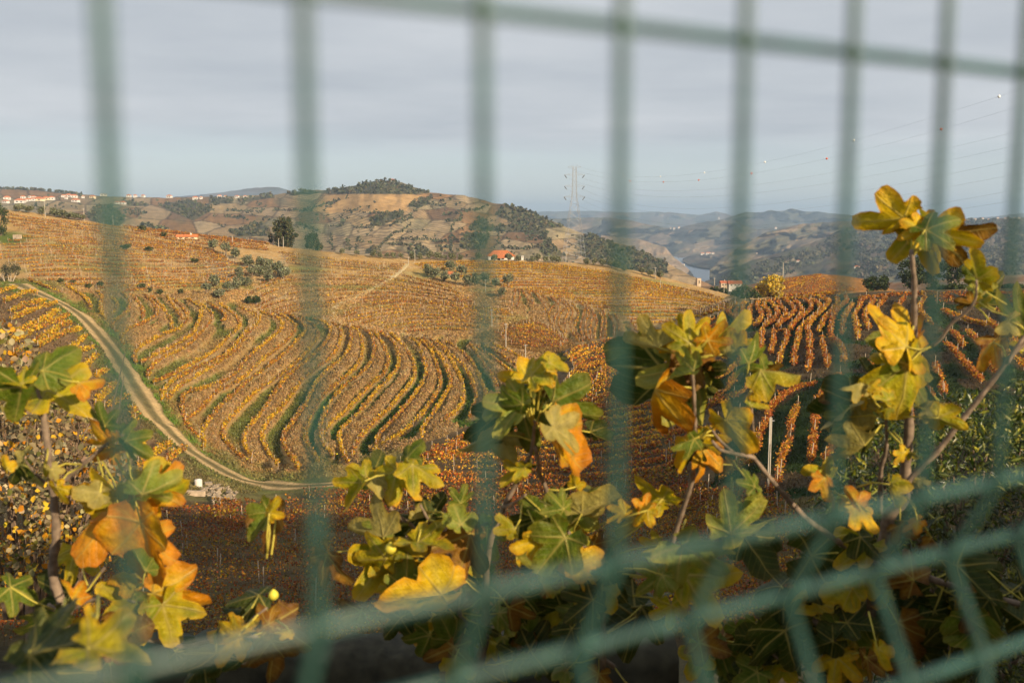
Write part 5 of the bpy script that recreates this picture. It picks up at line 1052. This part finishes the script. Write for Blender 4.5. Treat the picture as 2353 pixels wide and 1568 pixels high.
sc_ = N(t_, 'ShaderNodeVectorMath', operation='SCALE'); t_.links.new(a_.outputs[0], sc_.inputs[0]); t_.links.new(M(t_, 'MULTIPLY_ADD', nn.outputs['Fac'], .7, .65), sc_.inputs['Scale'])
uvn = N(t_, 'ShaderNodeUVMap', uv_map='flat'); sx_ = N(t_, 'ShaderNodeSeparateXYZ'); t_.links.new(uvn.outputs[0], sx_.inputs[0])
vx = M(t_, 'MULTIPLY_ADD', sx_.outputs[0], 2.0, -1.0); vy = M(t_, 'MULTIPLY_ADD', sx_.outputs[1], 2.0, -1.0); th_ = M(t_, 'ARCTAN2', vx, vy); rr_ = M(t_, 'SQRT', M(t_, 'ADD', M(t_, 'MULTIPLY', vx, vx), M(t_, 'MULTIPLY', vy, vy)))
vein = None
for an_ in (0, 56, -56, 114, -114):
    d_ = M(t_, 'MULTIPLY', M(t_, 'ABSOLUTE', M(t_, 'SUBTRACT', th_, math.radians(an_))), rr_); e_ = M(t_, 'SUBTRACT', 1.0, M(t_, 'DIVIDE', d_, M(t_, 'MULTIPLY_ADD', rr_, -.022, .034)), None, True); vein = e_ if vein is None else M(t_, 'MAXIMUM', vein, e_)
sec = M(t_, 'ABSOLUTE', M(t_, 'SINE', M(t_, 'MULTIPLY_ADD', vy, 20.0, M(t_, 'MULTIPLY', M(t_, 'ABSOLUTE', vx), -15.0)))); sec = M(t_, 'SUBTRACT', 1.0, M(t_, 'MULTIPLY', sec, 4.5), None, True)
vall = M(t_, 'MAXIMUM', vein, M(t_, 'MULTIPLY', sec, .38))
lit_ = N(t_, 'ShaderNodeMixRGB'); lit_.blend_type = 'MIX'; t_.links.new(M(t_, 'MULTIPLY', vall, .7), lit_.inputs[0]); t_.links.new(sc_.outputs[0], lit_.inputs[1]); lit_.inputs[2].default_value = (.46, .36, .09, 1); sc_ = lit_
t_.links.new(sc_.outputs[0], b_.inputs['Base Color']); b_.inputs['Roughness'].default_value = .45; b_.inputs['Specular IOR Level'].default_value = .22
tr = N(t_, 'ShaderNodeBsdfTranslucent'); t_.links.new(sc_.outputs[0], tr.inputs['Color']); mx = N(t_, 'ShaderNodeMixShader'); mx.inputs[0].default_value = .36
bp = N(t_, 'ShaderNodeBump'); bp.inputs['Strength'].default_value = .35; bp.inputs['Distance'].default_value = .05; t_.links.new(M(t_, 'MULTIPLY_ADD', vall, -.7, nn.outputs['Fac']), bp.inputs['Height']); t_.links.new(bp.outputs[0], b_.inputs['Normal'])
t_.links.new(b_.outputs[0], mx.inputs[1]); t_.links.new(tr.outputs[0], mx.inputs[2]); t_.links.new(mx.outputs[0], t_.nodes['Material Output'].inputs['Surface']); MAT['fig'] = m
VE = (.31, .27, .07)
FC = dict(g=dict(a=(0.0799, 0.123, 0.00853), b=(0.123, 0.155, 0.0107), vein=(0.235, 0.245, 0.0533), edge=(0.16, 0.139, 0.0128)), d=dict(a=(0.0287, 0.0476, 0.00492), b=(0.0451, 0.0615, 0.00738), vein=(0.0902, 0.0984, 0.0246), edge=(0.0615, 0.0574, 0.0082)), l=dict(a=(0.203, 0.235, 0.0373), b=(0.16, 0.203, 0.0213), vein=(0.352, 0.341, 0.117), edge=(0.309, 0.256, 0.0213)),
          y=dict(a=(0.572, 0.377, 0.0065), b=(0.442, 0.332, 0.0091), vein=(0.585, 0.455, 0.065), edge=(0.572, 0.247, 0.0078)), Y=dict(a=(0.364, 0.299, 0.0091), b=(0.221, 0.24, 0.013), vein=VE, edge=(0.546, 0.325, 0.0078)), o=dict(a=(0.572, 0.227, 0.0065), b=(0.52, 0.305, 0.0078), vein=(0.585, 0.377, 0.052), edge=(0.338, 0.0975, 0.0078)),
          b=dict(a=(.17, .07, .008), b=(.25, .12, .008), vein=(.31, .2, .04), edge=(.08, .035, .006)), p=dict(a=(0.298, 0.256, 0.064), b=(0.33, 0.277, 0.0746), vein=(0.405, 0.352, 0.139), edge=(0.341, 0.235, 0.032)))
LEAFME = {}
def leaf_mesh(ck, shape):
    if (ck, shape) not in LEAFME: LEAFME[(ck, shape)] = fig_leaf('leaf', shape, FC[ck], shape * 7 + ord(ck))
    return LEAFME[(ck, shape)]
# crop ; base x,y ; tip x,y ; apparent width ratio ; colour ; distance offset
LEFT = '''f1 190,500 150,870 .9 g|f1 190,440 0,350 .6 Y|f1 440,500 820,680 .8 Y|f1 400,310 640,110 .7 g|f1 720,430 900,400 .5 o|f1 930,810 830,650 .5 g|f1 990,990 700,1030 .5 o|f1 1110,880 1200,760 .8 g|f1 1140,970 1310,1130 .8 g|f1 1010,1030 830,1100 .4 o|f1 1330,1420 1650,1230 .6 o|f1 1320,1440 1720,1540 .8 Y|f1 1300,1430 1640,1340 .6 l|f1 1070,1480 790,1290 .5 Y|f1 880,1420 680,1400 .8 p|f1 470,1220 540,1340 .7 p|f1 510,1390 580,1560 .5 y|f1 150,1180 60,1380 .6 d|f1 60,1200 0,1100 .6 y|f1 210,1110 240,990 .3 p|f1 400,1200 350,1290 .5 Y|f1 330,1290 200,1370 .3 p
f2 605,230 470,640 1 y|f2 605,235 300,440 .7 o|f2 600,230 720,480 .8 d|f2 820,310 940,800 .6 o|f2 850,420 1080,590 .7 o|f2 940,860 1350,1030 .6 o|f2 990,960 1080,1290 .9 Y|f2 1580,1180 1300,1160 .9 y|f2 1590,1190 1440,1330 .8 y|f2 1830,1080 1720,930 .5 b|f2 760,720 540,650 .5 y|f2 740,890 450,780 .6 Y|f2 250,890 150,730 .4 o|f2 690,1150 570,1090 .6 o|f2 1870,1120 1920,1480 .5 b|f2 1850,1250 1650,1520 .5 b|f2 1600,1400 1450,1568 .7 d|f2 840,650 760,490 .5 g|f2 1740,860 1480,900 .7 d|f2 1700,1000 1480,960 .6 d|f2 1830,210 1700,400 .5 g|f2 1850,190 1910,60 .6 y|f2 1900,230 1850,490 .5 b|f2 800,990 880,1030 .6 Y|f2 1100,1330 1250,1480 .8 d|f2 720,1470 560,1560 .7 d|f2 1300,1420 1150,1560 .7 d|f2 2000,1150 1890,1130 .4 y'''
NEARL = '''f2 420,1290 890,1290 .5 Y|f2 430,1100 400,920 .6 y|f2 -60,1330 430,1180 .9 d|f2 -80,1480 420,1500 .9 d|f2 100,1150 40,950 .7 d'''
MIDL = '''f3 370,440 170,490 .7 l|f3 380,460 250,690 .6 Y|f3 410,390 250,310 .8 Y|f3 500,330 590,180 .8 d|f3 510,390 690,280 .3 p|f3 690,360 620,620 .9 Y|f3 720,370 940,580 .6 y|f3 850,300 1100,430 .6 Y|f3 790,220 900,70 .7 g|f3 880,740 690,690 .6 d|f3 1000,740 1120,560 .8 d|f3 870,760 1000,720 .4 p|f3 1250,800 1200,630 .9 l|f3 1260,620 1320,460 .7 g|f3 550,920 210,860 .5 p|f3 590,840 400,770 .6 g|f3 640,920 780,760 .7 d|f3 640,990 930,900 .4 Y|f3 580,1120 370,1420 1 Y|f3 575,1115 270,1160 .7 Y|f3 590,1120 700,1300 .8 Y|f3 820,1130 1040,1400 .5 b|f3 1050,1430 560,1520 .4 y|f3 1330,930 1250,1300 .7 b|f3 370,1560 180,1450 .5 b|f3 900,970 1200,1020 .3 Y|f3 100,1090 220,1340 .3 b|f3 1150,760 1090,830 .6 l|f3 1050,850 1000,900 .7 Y|f3 720,1180 800,1380 .5 b
f4 640,620 740,990 1 g|f4 635,620 400,700 .7 g|f4 640,625 450,920 .7 l|f4 650,610 870,790 .9 d|f4 690,410 450,400 .6 y|f4 740,350 880,140 .6 Y|f4 740,330 650,230 .7 Y|f4 820,340 740,500 .8 y|f4 860,330 930,460 .8 y|f4 900,260 1050,330 .6 Y|f4 900,220 1030,200 .5 d|f4 640,470 480,480 .7 d|f4 930,430 1040,590 .4 b|f4 430,720 160,950 .8 d|f4 430,900 80,1180 .35 p|f4 870,650 1080,820 .8 d|f4 940,620 1270,840 .5 g|f4 940,830 1240,1010 .6 p|f4 950,880 1230,1230 .5 o|f4 1260,870 1440,1010 .6 d|f4 1280,830 1390,840 .6 g|f4 660,1170 510,1170 .5 Y|f4 640,1220 440,1280 .4 Y|f4 690,1170 770,1180 .5 g|f4 1120,1330 1100,1220 .9 y|f4 560,560 270,610 .5 l|f4 600,390 540,330 .7 y|f4 960,480 1010,520 .5 b
f5 650,310 520,170 .9 g|f5 660,300 720,100 .6 d|f5 740,270 1030,130 .7 l|f5 840,350 1160,200 .3 p|f5 490,380 280,260 .8 g|f5 480,390 150,560 .5 d|f5 720,500 790,340 .9 y|f5 780,500 910,430 .8 y|f5 390,600 200,680 .7 y|f5 650,590 420,880 1 g|f5 645,585 350,520 .7 l|f5 645,590 300,800 .6 l|f5 660,580 830,540 .8 d|f5 670,600 720,860 .7 d|f5 930,640 1100,780 .7 b|f5 1190,360 1040,460 .6 y|f5 1370,330 1240,230 .8 o|f5 1380,340 1250,450 .7 y|f5 1510,220 1270,90 .6 Y|f5 1510,220 1630,190 .9 Y|f5 1340,460 1120,600 .4 p|f5 1480,640 1340,750 .7 Y|f5 1500,900 1280,780 .8 l|f5 1510,910 1380,1090 .7 l|f5 1520,900 1640,820 .7 l|f5 1600,1180 1600,1400 .9 Y|f5 1300,1170 830,1170 .8 d|f5 1260,1280 850,1500 .9 d|f5 180,1200 190,1450 .6 b|f5 630,1200 400,1350 .8 d|f5 230,480 130,330 .6 Y|f5 720,1380 620,1560 .7 d|f5 200,1560 100,1480 .6 d|f5 250,800 280,860 .6 y'''
RIGHTL = '''f6 695,350 700,80 .9 Y|f6 700,345 580,120 .6 Y|f6 860,330 1010,170 .8 o|f6 400,400 90,380 .4 p|f6 580,430 290,300 .6 y|f6 700,360 1100,400 .3 b|f6 960,350 1300,420 .5 Y|f6 1060,420 800,440 .4 y|f6 1010,470 1110,560 .5 p|f6 710,620 540,1050 .8 l|f6 705,615 460,660 .6 l|f6 715,620 980,820 .9 d|f6 720,790 840,1110 .6 d|f6 720,600 900,490 .6 d|f6 440,640 130,1180 .8 d|f6 370,800 180,1180 .25 o|f6 1020,1060 1240,1340 .6 y|f6 720,1210 530,1290 .5 g|f6 700,1300 560,1500 .6 d|f6 710,1310 600,1500 .25 y|f6 790,1220 970,1400 .4 y|f6 820,1310 800,1600 .5 o|f6 1340,600 1190,580 .6 g|f6 1340,600 1639,610 .4 Y|f6 1230,540 1490,440 .4 g|f6 1240,920 1390,940 .6 Y|f6 1060,1440 1010,1560 .6 b|f6 1250,790 1360,720 .3 y|f6 1340,660 1600,690 .3 b
f7 1030,170 1040,690 .6 Y|f7 1025,170 830,420 .6 l|f7 1035,175 1240,500 .6 d|f7 740,250 600,90 .8 d|f7 820,240 900,60 .6 d|f7 610,290 430,320 .4 p|f7 700,320 770,240 .4 y|f7 860,440 710,400 .6 Y|f7 870,500 760,540 .8 Y|f7 540,470 190,660 .6 d|f7 530,480 280,670 .2 p|f7 650,400 530,440 .4 y|f7 720,660 430,850 .9 d|f7 520,600 400,770 .3 g|f7 640,850 430,1050 .2 p|f7 1210,520 1390,500 .7 p|f7 1320,600 1540,710 .7 Y|f7 1000,900 930,1010 .5 y|f7 1060,900 1140,960 .6 Y|f7 880,1190 910,1390 .5 Y|f7 1090,1150 1140,1250 .7 Y|f7 1140,1130 1220,1150 .6 p|f7 310,1120 110,1050 .6 Y|f7 310,1130 370,1300 .5 o|f7 580,1330 490,1220 .8 o|f7 590,1330 660,1360 .7 o|f7 590,1330 410,1280 .5 p|f7 600,1370 770,1560 .5 y|f7 1110,1500 970,1560 .6 o|f7 420,420 250,430 .8 b
f8 540,210 160,290 .55 y|f8 540,200 400,80 .5 y|f8 700,300 680,480 .9 y|f8 720,300 570,190 .8 y|f8 740,290 870,690 .75 Y|f8 780,290 1040,160 .8 g|f8 800,280 740,170 .5 y|f8 900,310 1290,360 .5 b|f8 880,330 1170,450 .6 y|f8 1210,720 1290,560 .8 g|f8 1210,720 1380,620 .8 l|f8 1210,720 1150,460 .25 Y|f8 1215,725 1350,780 .7 l|f8 600,1290 680,840 .6 y|f8 590,1230 430,1020 .5 y|f8 640,1290 740,1050 .4 o|f8 510,1360 250,1220 .8 g|f8 515,1365 290,1400 .7 Y|f8 1160,950 1010,930 .5 b|f8 1220,930 1520,1090 .7 d|f8 1620,1150 1470,850 .6 l|f8 1490,1110 1340,1190 .8 p|f8 1390,1260 1160,1250 .8 b|f8 1340,1300 1150,1480 .3 o|f8 1210,870 1170,930 .6 Y|f8 1240,930 1330,880 .5 Y|f8 1620,1330 1600,1230 .6 Y
g 1250,640 1370,760 .7 d|g 1500,560 1620,640 .7 b|g 1700,640 1770,720 .5 b|g 1100,1080 1080,1200 .6 b|g 1480,1200 1500,1480 .6 b|g 1350,1360 1370,1490 .5 y|g 1280,1420 1290,1568 .5 b|g 1500,1160 1640,1460 .7 d|g 760,1250 850,1560 .8 d|g 950,760 1250,830 .8 d|g 500,640 640,860 .8 d|g 560,640 780,560 .7 d|g 120,900 280,1160 .8 Y|g 1880,830 2060,1000 .6 d|g 2000,1060 2180,1260 .5 b|g 1870,1200 1960,1430 .6 d|g 120,700 400,900 .7 l|g 420,600 640,420 .7 l|g 560,300 520,180 .5 g|g 480,500 620,380 .6 l'''
FY = 1.62
def fig_tree(loc, label, Y0, sets, branches, seed, extra=0):
    rr = random.Random(seed); t = thing('fig_tree', loc, label, 'fig tree'); L0 = t.location; ends = []
    for br in branches:
        Yb = br[1]; pts = []
        for k, s in br[0]: pts += cv(k, s)
        q = spline(pts, n=max(6, len(pts) * 4)); n_ = len(q); yy = np.linspace(Yb[0], Yb[1], n_) * FY; w3 = P(q[:, 0], q[:, 1], yy); r0, r1 = br[2]
        rad = np.linspace(r0, r1, n_) * (1 + .12 * np.sin(np.arange(n_) * 2.1)) / 2 * pxm(yy) * np.ones(n_)
        MB().tube([Vector(p_.tolist()) - L0 for p_ in w3], rad, 8).build('branch', MAT['figbark'], t, True)
        for p_ in w3[::2]: ends.append(Vector(p_.tolist()))
    for Yb, txt in sets:
        for line_ in txt.split('\n'):
            f = line_.split()[0]
            for it in line_.split('|'):
                w_ = it.split(); f = w_[0]; (bu, bv), (tu, tv) = cv(f, w_[1] + ' ' + w_[2]); wr = float(w_[3]); ck = w_[4]
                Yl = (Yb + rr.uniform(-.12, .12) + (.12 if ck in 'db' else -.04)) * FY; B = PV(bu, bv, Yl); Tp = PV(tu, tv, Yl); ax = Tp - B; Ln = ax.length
                tiltf = rr.uniform(-.7, .7); view = B.normalized()
                yv = (ax.normalized() + view * tiltf).normalized(); Ln = Ln * 1.1 * math.sqrt(1 + tiltf * tiltf) ** .8; B = B - yv * Ln * .07
                nrm = -view - yv * (-view).dot(yv); nrm.normalize(); xv = yv.cross(nrm).normalized()
                ang = math.acos(max(.15, min(1, wr))) * .75 * rr.choice((-1, 1)); R_ = Matrix.Rotation(ang, 3, yv); xv = R_ @ xv; nrm = R_ @ nrm
                wide = min(1.0, .55 + wr * .5) if wr > .5 else .9
                o = link('leaf', leaf_mesh(ck, rr.randrange(16)), t); o.matrix_basis = Matrix(((xv.x * wide, yv.x, nrm.x, 0), (xv.y * wide, yv.y, nrm.y, 0), (xv.z * wide, yv.z, nrm.z, 0), (0, 0, 0, 1))) @ Matrix.Scale(Ln, 4)
                o.location = B - L0
                # petiole to the nearest branch point
                if ends:
                    e = min(ends, key=lambda p_: (p_ - B).length); d = (e - B)
                    if d.length > .15: e = B + d.normalized() * .15
                    mid = (B + e) / 2 - yv * .012
                    MB().tube([e - L0, mid - L0, B - L0], [.0037, .003, .0025], 5).build('petiole', MAT['petiole'], t, True)
    low = [e for e in ends if e.z / e.y < -.355]
    for k in range(extra if low else 0):
        e = rr.choice(low); B = e + Vector((rr.uniform(-.16, .16), rr.uniform(-.15, .25), rr.uniform(-.12, .12))); yv = Vector((rr.uniform(-1, 1), rr.uniform(-.5, .5), rr.uniform(-1, .35))).normalized(); view = B.normalized()
        nrm = (-view + Vector((rr.uniform(-.7, .7), 0, rr.uniform(-.3, .9)))); nrm = (nrm - yv * nrm.dot(yv)).normalized(); xv = yv.cross(nrm).normalized(); Ln = rr.uniform(.09, .17)
        o = link('leaf', leaf_mesh(rr.choices('dgYbyl', (.40, .20, .16, .10, .08, .06))[0], rr.randrange(16)), t); o.matrix_basis = Matrix(((xv.x, yv.x, nrm.x, 0), (xv.y, yv.y, nrm.y, 0), (xv.z, yv.z, nrm.z, 0), (0, 0, 0, 1))) @ Matrix.Scale(Ln, 4); o.location = B - L0
        MB().tube([e - L0, (e + B) / 2 - L0 - Vector((0, 0, .01)), B - L0], [.0035, .003, .0025], 5).build('petiole', MAT['petiole'], t, True)
    return t
MAT['petiole'] = plain('petiole', (.45, .38, .06), .6, .15, 30)
fig_tree(PV(190, 1900, 2.3 * FY), 'fig tree with yellow and orange leaves at the lower left', 1.95, [(1.95, LEFT), (1.05, NEARL)],
  [([('f2', '180,1800 190,1200 170,930 110,760 100,560 125,400 110,100'), ('f1', '480,1400 450,1200 425,1000 395,780 370,600')], (2.1, 1.95), (30, 15)), ([('f1', '490,1400 600,1290 860,1070 990,960 1120,900')], (2.0, 1.95), (13, 7)), ([('f2', '180,1020 330,900 420,760 515,640')], (2.05, 1.95), (14, 8)),
   ([('f2', '60,940 190,1000 400,900 600,880 765,915')], (2.05, 1.95), (12, 6)), ([('f2', '190,1300 500,1180 870,1220 1000,1240 1170,1270 1350,1230 1600,1190 1750,1190')], (2.1, 1.95), (16, 8)), ([('f1', '400,1330 300,1230 210,1110')], (2.0, 1.95), (8, 5)), ([('f2', '1600,1190 1700,1060 1830,960')], (1.95, 1.95), (7, 5)), ([('f1', '370,620 320,420 390,340')], (1.95, 1.95), (10, 5))], 1, 8)
fig_tree(PV(1120, 1950, 2.5 * FY), 'fig tree with green and yellow leaves in the middle', 2.2, [(2.2, MIDL)],
  [([('g', '-1300,1700'), ('f5', '-40,1500 -20,900 20,600 60,470 130,320 200,180 300,0'), ('f4', '690,1120 740,1000 760,760')], (2.4, 2.2), (26, 8)), ([('f5', '130,310 250,250 330,190')], (2.25, 2.2), (9, 5)), ([('f5', '640,900 600,420 560,330 500,130 440,0'), ('f4', '800,1160 765,990')], (2.35, 2.2), (13, 9)),
   ([('f3', '1300,1700 1100,1300 900,900 690,720 570,580 480,440')], (2.35, 2.25), (14, 7)), ([('f3', '1500,800 1200,900 1000,800 900,640')], (2.3, 2.2), (9, 6)), ([('f5', '1000,1700 1000,900 900,700 780,620 700,520')], (2.4, 2.2), (16, 8)), ([('f3', '900,1700 800,1400 700,1150 600,1020')], (2.35, 2.2), (11, 6)), ([('f5', '1100,1700 860,1560 500,1560 120,1200')], (2.5, 2.4), (12, 7)), ([('f3', '760,330 770,240 790,220')], (2.2, 2.2), (5, 4)), ([('f5', '1000,900 850,820 820,760')], (2.3, 2.2), (10, 6))], 2, 80)
fig_tree(PV(1960, 2000, 2.6 * FY), 'fig tree with tall bare stems and yellow leaves at the right', 2.15, [(2.15, RIGHTL)],
  [([('g', '1200,1760 1200,1560 1250,1250 1320,1000 1390,700 1420,500'), ('f7', '1000,1300 1015,1000 1045,700 1040,450'), ('f8', '640,1500 660,1200 665,780 650,620 640,480')], (2.5, 2.05), (44, 11)),
   ([('f7', '1010,1260 1060,1120 1300,880 1500,620 1639,450'), ('K', '2200,600 2360,430')], (2.2, 2.1), (15, 11)), ([('g', '1330,800 1070,640 890,510 690,290 560,130'), ('f6', '1240,1360 1080,1330 960,1300 890,1220')], (2.3, 2.1), (17, 8)), ([('g', '1330,800 1600,870 1850,950 2289,1070 2400,1100')], (2.3, 2.2), (17, 15)),
   ([('g', '0,760 50,600 150,300'), ('f6', '720,1500 740,1300 740,1080 715,620 680,470')], (2.35, 2.1), (15, 8)), ([('f6', '1080,1330 960,1220 870,1100')], (2.15, 2.1), (9, 6)), ([('f7', '790,1420 800,1050 840,900 850,750 840,550')], (2.3, 2.15), (13, 7)), ([('f8', '820,1320 900,1250 1000,1110 1130,1010 1200,900 1208,740')], (2.1, 2.0), (10, 5)), ([('f8', '1700,1150 1560,1330 1480,1480')], (2.1, 2.1), (12, 9)),
   ([('g', '900,1130 1030,1250 1120,1400 1160,1500')], (2.4, 2.35), (18, 15)), ([('g', '300,1370 450,1330 600,1270 640,1200')], (2.5, 2.4), (14, 9)), ([('g', '600,1270 680,1380 760,1460')], (2.4, 2.4), (10, 7)), ([('g', '1850,1000 1830,1250 1780,1500')], (2.3, 2.3), (14, 9)), ([('f7', '370,1400 380,1300 330,1200')], (2.2, 2.15), (5, 3)), ([('f6', '1230,780 1240,1000 1260,1200')], (2.15, 2.15), (6, 5))], 3, 85)
# figs on the twigs
for i, (f, s, Yq, ck, l) in enumerate([('f2', '650,130', 1.95, 'd', 'unripe green fig below the left leaf cluster'), ('f2', '1880,860', 1.9, 'y', 'pale yellow fig catching the sun at lower left'), ('f3', '520,410', 2.2, 'g', 'green fig in the centre-left leaf cluster'), ('f3', '640,1025', 2.15, 'y', 'yellow-green fig above the big yellow leaf')]):
    (u, v), = cv(f, s); r_ = (.021 if i != 1 else .017); prof_ = [(0, -.95), (.55, -.8), (.95, -.3), (.98, .15), (.75, .65), (.35, 1.0), (.15, 1.25)]; n_ = 14
    m = MB(); m.poly([(a_ * r_ * math.cos(2 * math.pi * k / n_), a_ * r_ * math.sin(2 * math.pi * k / n_), z_ * r_) for a_, z_ in prof_ for k in range(n_)], [(i2 * n_ + k, i2 * n_ + (k + 1) % n_, (i2 + 1) * n_ + (k + 1) % n_, (i2 + 1) * n_ + k) for i2 in range(len(prof_) - 1) for k in range(n_)])
    o = m.build('fig', plain('fig_skin_' + ck + str(i), {'d': (.16, .17, .05), 'y': (.55, .48, .05), 'g': (.25, .29, .07)}[ck], .5, .1, 60), None, True); o.location = PV(u, v, Yq * FY); tag(o, l, 'fig', 'figs on the trees')

# ------------------------------------------------------------------ wire fence with a V fold, a hand's breadth from the lens
S_ = .05; WR = .0021
fo = thing('wire_fence', ff(0, 0, -.38), 'green plastic-coated welded wire fence right before the camera', 'fence'); f0 = fo.location
fold_z = [.60, .225, .057, -.1143, -.152, -.193, -.375]; fold_d = [0, 0, 0, 0, .021, 0, 0]
for k in range(-30, 84):
    j = random.Random(k).uniform(-.0012, .0012)
    MB().tube([ff(k * S_ + j, d - .0, z) - f0 for z, d in zip(fold_z, fold_d)], WR, 10).build('vertical_wire', MAT['wire'], fo, True)
for z, d in ((.595, 0), (.41, 0), (.225, 0), (.057, 0), (-.1143, 0), (-.152, .021), (-.193, 0), (-.33, 0)):
    MB().tube([ff(a, d + WR * 1.5, z) - f0 for a in np.linspace(-1.55, 4.25, 12)], WR * 1.04, 10).build('horizontal_wire', MAT['wire'], fo, True)
# ------------------------------------------------------------------ the air
hm, ht, _ = new_mat('valley_haze'); ht.nodes.remove(ht.nodes['Principled BSDF'])
pv = N(ht, 'ShaderNodeVolumePrincipled'); pv.inputs['Color'].default_value = (.48, .66, .90, 1); pv.inputs['Density'].default_value = 1.25e-4; pv.inputs['Anisotropy'].default_value = 0.1
ht.links.new(pv.outputs[0], ht.nodes['Material Output'].inputs['Volume'])
hz = MB().box((0, 6500, -25), (30000, 20000, 318)).build('haze', hm); hz['kind'] = 'stuff'; tag(hz, 'thin blue autumn haze filling the valley', 'haze')
# smoke from a garden fire on the river bank
sm, st, _ = new_mat('smoke'); st.nodes.remove(st.nodes['Principled BSDF']); sv = N(st, 'ShaderNodeVolumePrincipled'); sv.inputs['Color'].default_value = (.85, .88, .92, 1)
g = N(st, 'ShaderNodeTexCoord'); sn = N(st, 'ShaderNodeTexNoise'); sn.inputs['Scale'].default_value = 3.2; sn.inputs['Detail'].default_value = 4; st.links.new(g.outputs['Object'], sn.inputs['Vector'])
ln = N(st, 'ShaderNodeVectorMath', operation='LENGTH'); st.links.new(g.outputs['Object'], ln.inputs[0])
den = M(st, 'MULTIPLY', M(st, 'MAXIMUM', M(st, 'SUBTRACT', M(st, 'MULTIPLY_ADD', sn.outputs['Fac'], 1.6, -.25), M(st, 'MULTIPLY', ln.outputs['Value'], .75)), 0.0), .05)
st.links.new(den, sv.inputs['Density']); st.links.new(sv.outputs[0], st.nodes['Material Output'].inputs['Volume'])
for i, (u, v, Y, r) in enumerate([(1668, 608, 2480, (16, 26, 22)), (1640, 617, 2520, (48, 40, 18))]):
    n_ = 10; b = MB(); b.poly([(math.sin(math.pi * a / 8) * math.cos(2 * math.pi * k / n_), math.sin(math.pi * a / 8) * math.sin(2 * math.pi * k / n_), math.cos(math.pi * a / 8)) for a in range(9) for k in range(n_)], [(a * n_ + k, a * n_ + (k + 1) % n_, (a + 1) * n_ + (k + 1) % n_, (a + 1) * n_ + k) for a in range(8) for k in range(n_)])
    o = b.build('smoke', sm); o.location = PV(u, v, Y); o.scale = r; o['kind'] = 'stuff'; tag(o, ['pale smoke puff rising at the river bank', 'thin smoke drifting left over the river'][i], 'smoke')
